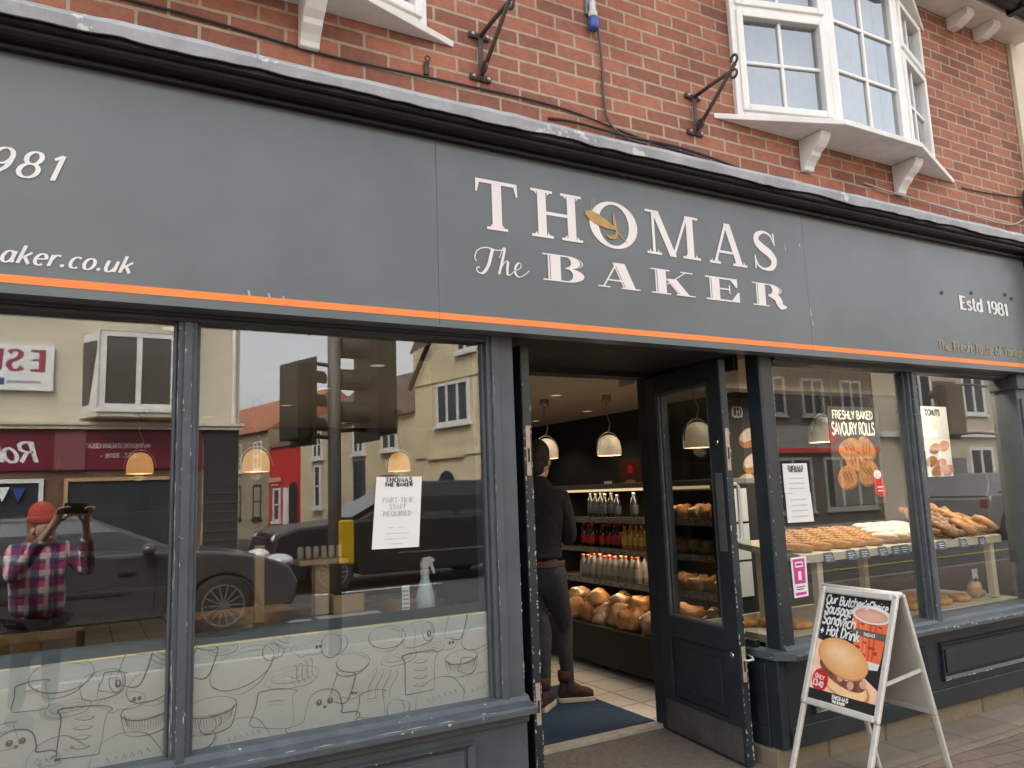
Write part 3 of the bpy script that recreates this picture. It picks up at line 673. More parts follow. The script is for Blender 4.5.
# ------------------------------------------------------------------ the sign
SG = thing('shop_sign', 'long slate grey fascia board lettered THOMAS The BAKER above the shop windows', 'sign', (2.0,-.14,2.16))
for a, b_ in ((-6,1.2196),(1.2204,3.3996),(3.4004,5.615)):
    MB().box(a,b_,-.14,-.06,2.163,2.985).build('board', FASCIA, SG, bevel=.0015, seg=1)
for a, b_ in ((-6,1.2196),(1.2204,3.3996),(3.4004,5.615)):
    MB().box(a,b_,-.1415,-.1401,2.197,2.2235).build('stripe', ORANGE, SG)
mb = MB().box(-6,5.615,-.148,-.141,2.163,2.172); mb.build('bottom_bead', FASCIA, SG)
for x, z in ((4.94,2.66),(5.33,2.685),(5.40,2.665),(4.62,2.63)):
    MB().lathe([(.012,0),(.012,.004),(.006,.006)], (x,-.1465,z), 10, axis='y').build('screw_cap', SLATED, SG)
# scuffs where paint has gone down to primer
mb = MB()
for x, z, h in ((3.245,2.77,.045),(3.36,2.79,.022),(3.40,2.43,.05),(3.41,2.36,.03),(.48,2.245,.025),(.55,2.24,.02),(.60,2.235,.018),(1.9,2.80,.0)):
    if h: mb.add([(x,-.1411,z),(x+.009,-.1411,z-h*.2),(x+.012,-.1411,z-h),(x+.004,-.1411,z-h*.85),(x+.003,-.1411,z-h*.4)], [(0,1,2,3,4)])
build_each(mb, 'paint_scuff', mat('bare primer', (.45,.46,.47), .7), SG)

class Cap:
    """roman capitals cut from flat vinyl: stems, hairlines, bowls, bracketed slabs"""
    def __init__(s, x0, z0, h, y=-.1425): s.mb = MB(); s.x0 = x0; s.z0 = z0; s.h = h; s.y = y; s.k = 0
    def P(s, x, z): return (s.x0+x, s.y-.00015*(s.k % 12), s.z0+z)
    def quad(s, pts): s.k += 1; s.mb.poly([s.P(*p) for p in pts])
    def stem(s, xa, xb, w, za=0.0, zb=None, d=0.0):
        zb = s.h if zb is None else zb
        def one(xa, xb, w): s.quad([(xa-w/2,za),(xa+w/2,za),(xb+w/2,zb),(xb-w/2,zb)])
        if d: one(xa-w/2+d*.16, xb-w/2+d*.16, d*.30); one(xa+d*.22, xb+d*.22, w-d*.44)
        else: one(xa, xb, w)
    def slab(s, x, L, top=False, t=.012, br=.014):
        z = s.h-t if top else 0
        s.quad([(x-L/2,z),(x+L/2,z),(x+L/2,z+t),(x-L/2,z+t)])
        if br:
            q = -1 if top else 1; z1 = z if top else t
            for g in (-1, 1): s.quad([(x+g*L*.24,z1),(x+g*L*.36,z1),(x+g*L*.24,z1+q*br)])
    def bar(s, xa, xb, z, t): s.quad([(xa,z-t/2),(xb,z-t/2),(xb,z+t/2),(xa,z+t/2)])
    def ring(s, cx, cz, rx, rz, thick, thin, a0=0, a1=360):
        n = 48 if a1-a0 > 200 else 26; s.k += 1
        vs = []
        for i in range(n+1):
            a = R(a0+(a1-a0)*i/n); c, q = math.cos(a), math.sin(a)
            vs.append(s.P(cx+rx*c, cz+rz*q)); vs.append(s.P(cx+(rx-thick)*c, cz+(rz-thin)*q))
        s.mb.add(vs, [(2*i,2*i+1,2*i+3,2*i+2) for i in range(n)])
    def curve(s, pts, ws):
        p = cat_rom(pts, 8); k = cat_rom([(w_,0) for w_ in ws], 8); s.k += 1
        n = len(p); ribbon(s.mb, p, lambda a, b, t: k[min(n-1, int(round(t*(n-1))))][0], s.P)
H_ = .219; Z_ = 2.602
c = Cap(1.397, Z_, H_)                                    # T
c.stem(.10,.10,.046); c.slab(.10,.10); c.bar(0.004,.196,H_-.008,.016)
for g, x in ((1,.0),(-1,.2)): c.quad([(x,H_),(x+g*.012,H_),(x+g*.016,H_-.02),(x+g*.006,H_-.058),(x-g*.002,H_-.058)])
TH = c.mb
def more(x0, *a): 
    q = Cap(x0, Z_, H_, -.1425); q.mb = TH; return q
c = more(1.664); c.stem(.058,.058,.044); c.stem(.213,.213,.044); c.bar(.06,.21,H_*.52,.015)           # H
for x in (.058,.213): c.slab(x,.112); c.slab(x,.112,True)
c = more(1.975); c.ring(.137,.110,.137,.113,.050,.014)                                             # O
c = more(2.298); c.stem(.048,.048,.016); c.stem(.278,.278,.044); c.stem(.165,.062,.042); c.stem(.165,.262,.016)      # M
c.slab(.048,.088); c.slab(.283,.112); c.bar(.0,.075,H_-.006,.012); c.bar(.25,.335,H_-.006,.012)
c = more(2.700); c.stem(.034,.122,.017); c.stem(.205,.128,.044); c.bar(.06,.18,H_*.30,.013); c.slab(.034,.075); c.slab(.205,.10)   # A
c = more(3.006)                                                                                  # S
c.curve([(.152,.160),(.135,.196),(.088,.211),(.038,.190),(.030,.155),(.065,.125),(.118,.098),(.150,.062),(.130,.022),(.080,.008),(.035,.022),(.014,.062)], [.006,.012,.014,.03,.04,.046,.046,.042,.03,.014,.012,.006])
c.quad([(.150,.212),(.162,.212),(.164,.145),(.156,.145)]); c.quad([(.006,.008),(.018,.008),(.016,.078),(.008,.078)])
TH.build('lettering', CREAM, SG)
# BAKER, fat face with an inline cut
h2 = .121; z2 = 2.41
BK = MB()
BKL = []
def bk(x0): q = Cap(x0, z2, h2, -.1425); BKL.append(q.mb); return q
D_ = .030
c = bk(1.714); c.stem(.060,.060,.066,d=D_); c.bar(.0,.13,h2-.003,.006); c.bar(.0,.13,.003,.006); c.ring(.12,.0915,.078,.0295,.05,.005,-92,92); c.ring(.12,.033,.096,.033,.06,.005,-92,92)
c.ring(.12,.0915,.092,.0295,.006,.001,-80,80)
c = bk(2.004); c.stem(.030,.112,.010); c.stem(.182,.122,.07,d=.028); c.bar(.06,.17,h2*.3,.007); c.bar(.0,.068,.003,.006); c.bar(.13,.242,.003,.006)
c = bk(2.313); c.stem(.060,.060,.066,d=D_); c.bar(.0,.118,h2-.003,.006); c.bar(.0,.118,.003,.006); c.stem(.095,.222,.010,za=.048); c.stem(.205,.122,.07,zb=.078,d=.026); c.bar(.185,.262,h2-.003,.006); c.bar(.15,.272,.003,.006)
c = bk(2.657); c.stem(.060,.060,.066,d=D_); c.bar(.0,.215,h2-.004,.008); c.bar(.0,.22,.004,.008); c.bar(.09,.16,h2*.52,.007)
c.quad([(.215,h2),(.215,h2-.045),(.205,h2-.045),(.165,h2-.006)]); c.quad([(.226,0),(.226,.052),(.216,.052),(.17,.006)]); c.quad([(.155,h2*.52+.022),(.163,h2*.52+.022),(.163,h2*.52-.022),(.155,h2*.52-.022)])
c = bk(2.977); c.stem(.060,.060,.066,d=D_); c.bar(.0,.13,h2-.003,.006); c.bar(.0,.118,.003,.006); c.ring(.115,.090,.085,.031,.055,.005,-92,92); c.ring(.115,.090,.099,.031,.006,.001,-80,80)
c.curve([(.115,.060),(.17,.052),(.19,.03),(.205,.008),(.245,.006)], [.01,.04,.05,.036,.008])
for q in BKL: q.build('letter', CREAM, SG)
# The (copperplate)
mb = MB()
def pen(mb, x0, z0, s, strokes, y=-.1425, sl=0.0):
    for pts, wa, wb in strokes:
        mb.k += 1; off = -.00016*(mb.k % 9)
        p = cat_rom(pts, 8)
        ribbon(mb, p, lambda ux, uz, t: 1.45*(wa+(wb-wa)*max(0, -uz*.9+abs(ux)*.1)**1.2), lambda a, b: (x0+(a+sl*b)*s, y+off, z0+b*s))
pen(mb, 1.385, 2.408, .118, [
  ([(.06,.40),(.0,.55),(.12,.82),(.45,.95),(.80,.90),(1.10,.93),(1.22,1.0)], .028, .05),
  ([(.72,.94),(.62,.60),(.50,.25),(.30,.0),(.10,.02),(.06,.16),(.18,.20)], .03, .095),
  ([(.98,.62),(1.12,.98),(1.20,.96),(1.10,.55),(.94,.02)], .022, .075), ([(1.0,.2),(1.2,.5),(1.32,.5),(1.28,.25),(1.30,.04),(1.42,.06),(1.56,.2)], .022, .075),
  ([(1.56,.2),(1.80,.32),(1.86,.46),(1.76,.52),(1.62,.34),(1.62,.1),(1.76,.0),(1.95,.08),(2.2,.28)], .022, .07)], sl=.0)
mb.build('lettering', CREAM, SG)
# ear of wheat across the O
mb = MB()
c = Cap(1.95, 2.602, .22, -.1445); c.mb = mb
c.quad([(.004,.150),(.03,.164),(.08,.150),(.12,.128),(.168,.100),(.170,.086),(.12,.088),(.07,.098),(.035,.112),(.012,.128)])
c.curve([(.004,.158),(.02,.148),(.03,.14)], [.006,.012,.004]); c.curve([(.0,.144),(.016,.138),(.03,.132)], [.005,.012,.004])
c.curve([(.165,.094),(.19,.07),(.235,.03)], [.012,.006,.003]); c.curve([(.172,.09),(.165,.13),(.160,.165)], [.014,.018,.001]); c.curve([(.180,.082),(.165,.055),(.135,.048),(.115,.062)], [.012,.018,.014,.001])
mb.build('wheat_emblem', GOLDP, SG)
mb = MB(); c = Cap(1.95, 2.602, .22, -.1443); c.mb = mb
for x in (.042,.052,.062): c.curve([(x-.006,.160),(x,.19),(x+.002,.228)], [.0016,.002,.001])
mb.build('wheat_awn', mat('pale awn', (.42,.42,.40), .6), SG)
# italic dates and address, left end
mb = MB()
def rwrite(mb, s, xr, z, size, **kw):
    w_ = sum(GL[c][0]*kw.get('sx',1)+kw.get('sp',0) for c in s)*size - kw.get('sp',0)*size
    write(mb, s, (xr-w_,-.1425,z), (1,0,0), (0,0,1), size, **kw)
rwrite(mb, '1981', -.105, 2.545, .125, wt=.0145, thin=.0055, slant=.33, sp=.13)
mb.build('lettering', WHITEL, SG); mb = MB()
rwrite(mb, 'Estd', -.55, 2.545, .125, wt=.0145, thin=.0055, slant=.33, sp=.13)
mb.build('lettering', WHITEL, SG); mb = MB()
rwrite(mb, 'www.thomasthebaker.co.uk', .108, 2.262, .078, wt=.0105, thin=.004, slant=.36, sp=.07)
mb.build('lettering', WHITEL, SG); mb = MB()
#write(mb, 'Estd 1981', (-.98,-.1425,2.545), (1,0,-.0), (0,0,1), .125, wt=.0145, thin=.0055, slant=.33, sp=.13)
#write(mb, 'www.thomasthebaker.co.uk', (-1.09,-.1425,2.262), (1,0,0), (0,0,1), .082, wt=.0105, thin=.004, slant=.36, sp=.10)
mb = MB(); xx = write(mb, 'Estd', (4.80,-.1425,2.545), (1,0,-.012), (0,0,1), .115, wt=.021, thin=.009, sp=.03, sx=1.17); mb.build('lettering', WHITEL, SG); mb = MB(); write(mb, '1981', (4.80+xx+.045,-.1425,2.541), (1,0,-.012), (0,0,1), .115, wt=.021, thin=.009, sp=.03, sx=1.17); mb.build('lettering', WHITEL, SG)
mb = MB(); write(mb, 'The Fresh Taste of Yorkshire', (4.515,-.1425,2.266), (1,0,0), (0,0,1), .082, wt=.013, thin=.007, sp=.02, sx=1.05); mb.build('lettering', TAUPE, SG)

# ------------------------------------------------------------------ double doors, both folded back into the lobby
def leaf(x_face, sgn, name, label):
    """leaf standing along Y at x_face; sgn=-1 puts its street face towards -x"""
    d = thing(name, None, None); d.parent = B
    if label: d['label'] = label
    x0, x1 = (x_face, x_face+.045)
    y0, y1 = .045, .755; z0, z1 = .128, 2.155
    MB().box(x0,x1,y0,y0+.115,z0,z1).box(x0,x1,y1-.10,y1,z0,z1).box(x0,x1,y0+.115,y1-.10,z1-.11,z1).box(x0,x1,y0+.115,y1-.10,.655,.765).box(x0,x1,y0+.115,y1-.10,z0,.325).build('stile', SLATED, d, bevel=.004)
    MB().box(x0+.012,x1-.012,y0+.115,y1-.10,.325,.655).box(x0+.004,x1-.004,y0+.17,y1-.155,.38,.60).build('panel', SLATED, d, bevel=.006)
    g_ = MB().box(x0+.02,x0+.026,y0+.115,y1-.10,.765,z1-.11).build('glazing', GLASSD, d)
    bd = MB()
    for xx in ((x0+.004,x0+.0195),(x0+.0265,x1-.004)):
        bd.box(*xx,y0+.115,y0+.130,.765,z1-.11).box(*xx,y1-.115,y1-.10,.765,z1-.11).box(*xx,y0+.130,y1-.115,.765,.78).box(*xx,y0+.130,y1-.115,z1-.125,z1-.11)
    bd.build('glazing_bead', SLATEW, d, bevel=.002)
    MB().box(x0-.002,x0,y0+.02,y1-.02,.14,.30).box(x1,x1+.002,y0+.02,y1-.02,.14,.30).build('kick_plate', mat('scuffed steel', (.12,.115,.11), .5, (.07,.067,.064), 9, metal=.3), d)
    fe = MB().box(x0+.003,x1-.003,y0-.0025,y0,z0+.02,z1-.02)
    for xx, g_n in ((x0+.003,1),(x1-.003,-1)): fe.chips((xx,y0-.0025,z1-.1),(xx,y0-.0025,z0+.02),(g_n,0,0),(0,-1,0),(60 if sgn > 0 else 34),h=(.004,.022),w=(.002,.009),bias=.55)
    fe.build('free_edge', [SLATED, CHIP], d)
    LP = mat('worn brass plate', (.50,.40,.30), .55, (.36,.27,.2), 25, metal=.2)
    lk = MB()
    for za, zb in ((1.57,1.79),(.525,.695)): lk.box(x0+.011,x1-.011,y0-.006,y0-.003,za,zb)
    build_each(lk, 'lock_plate', LP, d, bevel=.001)
    lh = MB()
    for za, zb in ((1.63,1.69),(.575,.625)): lh.box(x0+.018,x1-.018,y0-.0075,y0-.0062,za,zb)
    build_each(lh, 'keeper_slot', BLACKM, d)
    return d
dl = leaf(1.690, 1, 'entrance_door', 'left door leaf folded back, its chipped edge towards the street')
dr = leaf(2.970, -1, 'entrance_door', 'right door leaf folded back along the lobby window')
# pull handle, push plate, key escutcheons and hold-open hook of the right leaf
hb = MB().tube([(3.015,.12,1.50),(3.085,.12,1.50),(3.10,.12,1.485),(3.10,.12,1.22),(3.085,.12,1.205),(3.015,.12,1.205)], .011, 10)
hb.build('pull_handle', mat('white plastic handle', (.75,.74,.70), .35), dr, smooth=True)
MB().box(2.9675,2.9695,.075,.135,1.16,1.56).build('push_plate', mat('dull steel plate', (.26,.27,.27), .4, metal=.7), dr, bevel=.001)
for z in (.645, 1.72): MB().lathe([(.017,0),(.017,-.006),(.010,-.009),(.003,-.010)], (2.970,.10,z), 14, axis='x').build('keyhole', CERAM, dr, smooth=True)
hk = MB().tube([(2.99,.046,.63),(3.0,.02,.63),(3.03,.015,.632),(3.06,.06,.632),(3.10,.17,.628)], .0055, 8); hk.build('hold_open_hook', ALU, dr, smooth=True)

th = -.118; pv = Vector((2.97,.755,0)); dr.rotation_euler = (0,0,th); dr.location = pv - Matrix.Rotation(th,3,'Z') @ pv   # not quite square to the street
# ------------------------------------------------------------------ bits on the brickwork
def iron_bracket(x, label, flip=0):
    t = thing('iron_sign_bracket', label, 'bracket', (x,.13,3.45), group='iron sign brackets on the brickwork')
    pl_ = MB()
    for z in (3.448,3.662): pl_.box(x-.055,x+.055,.112,.129,z-.014,z+.014)
    pl_.box(x-.013,x+.013,.104,.112,3.44,3.67); pl_.build('wall_plate', IRON, t, bevel=.003)
    bl = MB()
    for z in (3.448,3.662):
        for s_ in (-1,1): bl.lathe([(.009,0),(.009,-.007),(.004,-.010)], (x+s_*.038,.1115,z), 8, axis='y')
    build_each(bl, 'bolt', mat('zinc bolt', (.45,.44,.42), .4, metal=.8), t)
    d = Vector((.12,-.93,0)).normalized() if True else 0
    a0 = Vector((x,.104,3.655)); a1 = Vector((x+.005,-.17,3.665)); b0 = Vector((x,.104,3.455))
    up = MB().tube([a0, a0.lerp(a1,.5)+Vector((0,0,.004)), a1], .0105, 8); up.build('arm', IRON, t, smooth=True)
    MB().tube([b0, b0.lerp(a1,.5), a1+Vector((.0,-.035,.03))], .0105, 8).build('strut', IRON, t, smooth=True)
    cc = MB(); pts = [a1+Vector((.0,-.03-.022*math.sin(q*.35),.03+.024-.024*math.cos(q*.35))) for q in range(15)]; cc.tube(pts, .0075, 8)
    pts = [a1+Vector((.0,-.02-.022*math.sin(q*.35),-.022+.022*math.cos(q*.35))) for q in range(15)]; cc.tube(pts, .007, 8)
    pts = [b0+Vector((.0,-.03+.024*math.cos(q*.4),.028+.024*math.sin(q*.4))) for q in range(15)]; cc.tube(pts, .007, 8); build_each(cc, 'scroll', IRON, t, smooth=True)
    return t
iron_bracket(1.575, 'rusty wrought iron sign bracket on brickwork between the two bay windows')
iron_bracket(2.915, 'black scrolled sign bracket on brickwork touching the right bay window frame')
# cables clipped along the wall above the flashing
def cable(pts, r, name, label, m_=CABLE):
    return tag(MB().tube(cat3(pts, 8), r, 6).build(name, m_, org=pts[0], smooth=True), label, 'cable')
def cat3(p, n):
    a = cat_rom([(q[0],q[1]) for q in p], n); b = cat_rom([(q[2],0) for q in p], n)
    return [(a[i][0], a[i][1], b[i][0]) for i in range(len(a))]
cable([(-2,.118,3.42),(-.2,.12,3.405),(.3,.118,3.40),(.85,.12,3.375),(1.4,.118,3.39),(2.0,.12,3.40),(2.5,.118,3.34),(2.9,.12,3.31)], .0055, 'wall_cable', 'long thin black cable clipped along the brickwork over the lead flashing')
cable([(1.95,.125,3.33),(2.1,.112,3.335),(2.45,.11,3.325),(2.75,.112,3.335),(3.05,.112,3.315),(3.35,.118,3.28)], .0075, 'wall_cable', 'thick black cable bundle sagging onto the flashing right of the socket')
cable([(2.246,.085,3.97),(2.27,.10,3.86),(2.295,.118,3.70),(2.295,.118,3.50),(2.32,.114,3.38),(2.42,.112,3.318),(2.55,.11,3.31)], .0065, 'drop_cable', 'grey cable dropping down the brickwork from the blue socket', mat('grey cable', (.10,.085,.08), .6))
cable([(4.35,.12,3.40),(4.6,.10,3.37),(5.0,.10,3.36),(5.5,.10,3.345),(6.0,.11,3.35),(6.25,.09,3.45)], .006, 'wall_cable', 'pale loose cable lying on the flashing at the right end', mat('pale cable', (.45,.40,.35), .6))
cable([(5.45,.118,3.55),(5.7,.12,3.56),(6.05,.118,3.585),(6.25,.115,3.60)], .005, 'wall_cable', 'thin dark wire running to the coil beside the cream wall')
cl_ = MB(); pts = [(6.27+.02*math.sin(q*.1), .06+.01*math.cos(q), 3.56+.0) for q in range(2)]
for k in range(3):
    cl_.tube([(6.255+.01*k, .08-.01*k+.07*0, 3.54)]*0 + [(6.262+.058*math.cos(q*PI/12), .095-.012*k, 3.55+.105*math.sin(q*PI/12)) for q in range(25)], .008, 6)
tag(cl_.build('cable_coil', CABLE, org=(6.26,.09,3.55), smooth=True), 'small coil of black cable hung at the right end of the brickwork', 'cable')
t = thing('commando_socket', 'blue and white weatherproof socket hanging on brickwork above the O of the sign', 'socket', (2.236,.10,3.90))
MB().lathe([(.020,0),(.028,.01),(.030,.05),(.026,.062),(.026,.07)], (2.236,.095,3.865), 16).build('socket_body', mat('blue plastic', (.03,.10,.34), .35, (.02,.07,.25), 20), t, smooth=True)
MB().lathe([(.020,.068),(.024,.072),(.024,.10),(.017,.112),(.017,.16),(.010,.168)], (2.236,.095,3.865), 16).build('cable_gland', mat('grey white plastic', (.62,.62,.6), .4), t, smooth=True)
MB().box(2.206,2.266,.112,.1285,3.96,4.06).build('back_plate', mat('grey plastic', (.18,.18,.18), .5), t, bevel=.004)
t = thing('wall_clip', 'small rusty eye plate fixed to brickwork beside the left bay sill', 'fixing', (1.30,.12,3.43))
MB().box(1.288,1.312,.116,.129,3.40,3.46).build('plate', IRON, t, bevel=.002)
MB().tube([(1.30+.012*math.cos(q*PI/6), .105, 3.47+.012*math.sin(q*PI/6)) for q in range(13)], .004, 6).build('eye', IRON, t)
# neighbour: cream rendered wall, black downpipe
NB = thing('neighbouring_house', 'cream rendered house wall adjoining the right end of the brickwork', 'building', (8.6,.2,0))
MB().box(6.332,12,.10,6,-.3,6.4).build('wall', mat('cream render', (.66,.58,.44), .85, (.60,.53,.40), 3, bump=.25, bscale=80), NB)
MB().prism([(6.332,-.1,6.4),(6.332,6.2,6.4),(6.332,3,8.4)], (5.7,0,0)).build('roof', MATS['roof tiles'], NB)
for x in (7.3, 9.9):
    f_ = MB().box(x,x+1.2,.085,.0995,1.0,2.5).build('window', WHITEP, NB); MB().box(x+.06,x+1.14,.08,.0845,1.06,2.44).build('pane', GLASSU, f_)
t = thing('downpipe', 'black cast iron downpipe beside the right end of the sign', 'pipe', (5.98,.02,.1))
MB().lathe([(.038,.1),(.038,3.0),(.06,3.02),(.06,3.2)], (5.98,.04,0), 14).build('pipe', BLACK, t, smooth=True)
for z in (.9,2.0,2.9): MB().lathe([(.048,z),(.048,z+.05)], (5.98,.04,0), 14).box(5.90,6.06,.075,.129,z+.005,z+.045).build('bracket', BLACK, t)
# ------------------------------------------------------------------ inside the shop
CEIL = mat('ceiling paint', (.58,.53,.45), .8, (.53,.48,.41), 2)
DARKW = mat('charcoal wall', (.022,.022,.024), .6, (.03,.03,.032), 3)
WOOD = mat('oak', (.42,.24,.11), .5, (.32,.17,.075), 6, bump=.1, bscale=40)
WOODD = mat('dark stained wood', (.10,.045,.028), .35, (.07,.03,.02), 7)
WOODL = mat('pale pine', (.50,.33,.17), .5, (.42,.26,.13), 9)
PAPER = mat('white paper', (.78,.78,.77), .6, (.74,.74,.74), 3)
GREYT = mat('grey print', (.30,.30,.31), .6); DKT = mat('dark print', (.05,.045,.045), .6)
MB().box(-6,6.279,.07,7.99,2.502,2.55).build('ceiling', CEIL, B)
MB().box(6.20,6.278,.07,7.99,.13,2.50).build('inner_wall', DARKW, B)
MB().box(-6,6.19,7.85,7.98,.13,2.50).build('inner_wall', mat('brown back wall', (.085,.06,.045), .7, (.06,.045,.035), 2), B)
MB().box(-5.0,-4.9,.07,7.84,.13,2.50).build('inner_wall', mat('inner wall taupe', (.22,.19,.16), .7), B)
MB().box(3.2,6.19,1.16,1.32,2.19,2.50).box(3.2,6.19,1.145,1.16,2.19,2.225).build('ceiling_beam', mat('cream beam', (.52,.46,.36), .7), B)
tag(MB().box(1.70,3.0,.89,1.95,.126,.136).build('door_mat', mat('navy barrier mat', (.020,.052,.11), .95, (.014,.036,.078), 90, bump=.5, bscale=300), org=(2.3,1.4,.126)), 'navy blue barrier mat on the tiles inside the entrance', 'mat')

def spot(x, y, z, e, size=R(120), col=(1,.86,.68)):
    l = bpy.data.lights.new('downlight_or_added_spot', 'SPOT'); l.energy = e; l.spot_size = size; l.spot_blend = .6; l.color = col; l.shadow_soft_size = .05
    o = bpy.data.objects.new('downlight_or_added_spot', l); COL.objects.link(o); o.location = (x,y,z); return o
for x, y, e_ in ((3.75,.26,9),(4.45,.26,10),(5.15,.24,11),(5.80,.22,8)): spot(x, y, 2.45, e_, R(130), (1,.88,.70)).rotation_euler = (R(16),0,0)  # added spots, unseen above the window head, to brighten posters and pastries
GLOW = mat('lit downlight', (.9,.85,.7), .4, emit=(1,.86,.62), estr=.08)
def dl_make(x, y):
    t = thing('seen_or_added_downlight', 'lit recessed downlight in the shop ceiling', 'ceiling light', (x,y,2.50), group='downlights in the shop ceiling')
    MB().lathe([(.072,0),(.072,-.006),(.058,-.008),(.058,-.002)], (0,0,.001), 20, caps=False).build('rim', WHITEP, t, local=True, smooth=True)
    MB().lathe([(.056,-.004),(.001,-.0045)], (0,0,0), 18, caps=False).build('lens', GLOW, t, local=True)
    return t
DL = [(4.49,2.70),(5.10,3.40),(4.33,3.91),(5.63,5.23),(5.61,6.5),(4.63,1.69),(5.78,2.72),(6.0,1.50),(1.23,6.6),(1.84,5.31),(1.88,3.97),(1.93,2.65),(1.53,1.65),(.41,1.79)]
d0 = dl_make(*DL[0])
for x, y in DL[1:]: dup(d0, (x,y,2.50))
for x, y in ((3.75,.26),(4.45,.26),(5.15,.24),(5.80,.22)): dup(d0, (x,y,2.50))  # added fixtures for the window spots, out of view above the head
for x, y in DL: 
    sp_ = spot(x, y, 2.47, 2.4)
SHADE = mat('lit cream shade', (.62,.42,.22), .5, (.55,.36,.18), 5, emit=(1,.50,.16), estr=.12)
SHADEW = mat('cream shade', (.74,.66,.52), .45, emit=(1,.72,.42), estr=.04)
HOOP = mat('steel hoop', (.35,.34,.32), .35, metal=.8)
def pendant(x, y, zb, label, m_):
    t = thing('pendant_lamp', label, 'lamp', (x,y,2.5), group='dome pendant lamps in the shop')
    pr = [(.128,0),(.130,.03),(.127,.09),(.112,.15),(.085,.19),(.045,.215),(.02,.22)]
    inn = [(r*.96, z-.004) for r, z in pr[::-1]]
    MB().lathe([(r,z+zb) for r, z in pr] + [(r,max(z,0)+zb) for r, z in inn], (x,y,0), 28, caps=False).build('lamp_shade', m_, t, smooth=True)
    MB().tube([(x+.155*math.cos(PI*k/18), y, zb+.06+.19*math.sin(PI*k/18)) for k in range(19)], .007, 6).build('hoop', HOOP, t, smooth=True)
    MB().tube([(x,y,zb+.25),(x+.03,y,zb+.34),(x-.02,y,zb+.45),(x,y,2.44)], .006, 6).build('cord', HOOP, t, smooth=True)
    MB().lathe([(.045,2.43),(.05,2.44),(.05,2.50)], (x,y,0), 16).build('ceiling_rose', HOOP, t, smooth=True)
    MB().ell((x,y,zb+.07), (.035,.035,.045), 12, 8).build('bulb', mat('lit bulb', (1,.9,.7), .4, emit=(1,.74,.42), estr=3.0), t, smooth=True)
    l = bpy.data.lights.new('pendant_glow', 'POINT'); l.energy = .45; l.color = (1,.74,.45); l.shadow_soft_size = .05
    o = bpy.data.objects.new('pendant_glow', l); COL.objects.link(o); o.location = (x,y,zb-.03)
    return t
pendant(.50,6.0,1.83,'glowing orange dome pendant lamp seen through the leftmost window pane',SHADE)
pendant(1.47,4.95,1.79,'glowing orange dome pendant lamp beside the window mullion, seen over the red house reflection',SHADE)
pendant(3.2,5.6,1.79,'glowing orange dome pendant lamp hanging above the staff notice',SHADE)
pendant(4.9,3.8,1.85,'cream dome pendant lamp hanging in clear view through the open doorway',SHADEW)
pendant(4.42,4.3,1.85,'cream dome pendant lamp half hidden behind the person in the doorway',SHADEW)
pendant(4.6,2.1,1.82,'cream dome pendant lamp with bold hoop seen through the right door glass',SHADEW)
pendant(5.72,1.72,1.84,'pale dome pendant lamp beside the savoury rolls poster',mat('daylit shade', (.74,.72,.66), .4))  # cream lampshade whitened in its colour for the daylight on it

# ---- bread: lumps with their own wobble
CRUST = mat('bread crust', (.46,.22,.08), .55, (.26,.10,.03), 16, bump=.5, bscale=50)
CRUSTL = mat('pale crust', (.52,.31,.14), .6, (.34,.16,.055), 14, bump=.5, bscale=60)
PUFF = mat('golden puff pastry', (.74,.37,.085), .40, (.46,.165,.03), 20, bump=.6, bscale=110)
ICING = mat('white icing', (.85,.82,.75), .35, (.72,.56,.36), 9, bump=.3)
CHOC = mat('chocolate swirl', (.50,.24,.09), .45, (.055,.022,.013), 30, bump=.5)
DANISH = mat('glazed danish', (.60,.32,.11), .35, (.40,.15,.04), 18, bump=.5)
BAG = mat('clear bread bag', (.50,.37,.25), .16, (.30,.17,.08), 9, bump=.5, bscale=22, coat=.6)
# refrigerated multideck with bread in front and drinks at the far end
U = thing('display_fridge', 'dark multideck display unit stocked with drinks and bread behind the person', 'display unit', (3.85,2.1,.126))
X0, X1, Y0, Y1 = 3.50, 4.20, .98, 3.10
mb = MB().box(X1,X1+.04,Y0,Y1,.2,1.50).box(X0+.14,X1+.04,Y0-.03,Y0,.2,1.50).box(X0+.14,X1+.04,Y1,Y1+.03,.2,1.50).box(X0,X1,Y0,Y1,.18,.40).box(X0-.02,X0,Y0-.03,Y1+.03,.18,.46).box(X0,X1+.04,Y0-.03,Y0,.18,.46)
mb.build('cabinet', BLACKM, U, bevel=.006)
MB().box(X0+.20,X1+.04,Y0-.03,Y1+.03,1.50,1.54).build('canopy', mat('cabinet grey', (.22,.21,.19), .5), U, bevel=.006)
for i_, z_ in enumerate((.775,1.02,1.255)): MB().box(X0+.092+.03*(i_+1),X0+.0945+.03*(i_+1),Y0+.02,Y1-.02,z_-.026,z_+.010).build('price_strip', mat('shelf edge strip', (.42,.40,.36), .5, (.06,.055,.05), 42), U)
SHB = mat('grey wire shelf', (.16,.15,.13), .45, metal=.3)
sh_z = [.44,.775,1.02,1.255]
for i, z in enumerate(sh_z): MB().box(X0+(.02 if i == 0 else .10+.03*i),X1,Y0,Y1,z-.018,z).box(X0+(.015 if i == 0 else .095+.03*i),X0+(.02 if i == 0 else .10+.03*i),Y0,Y1,z-.03,z+.018).build('shelf', SHB, U, bevel=.002)
for x in (X0+.08,X1-.05):
    for y in (Y0+.08,Y1-.1): MB().lathe([(.03,-.012),(.034,-.006),(.034,.006),(.03,.012)], (x,y,.16), 14, axis='y').build('castor', mat('grey castor', (.15,.15,.15), .5), U, smooth=True)
MB().box(X0+.25,X0+.30,Y0+.02,Y1-.02,1.478,1.498).build('light_strip', mat('lit strip', (1,.9,.7), .4, emit=(1,.75,.42), estr=.15), U)
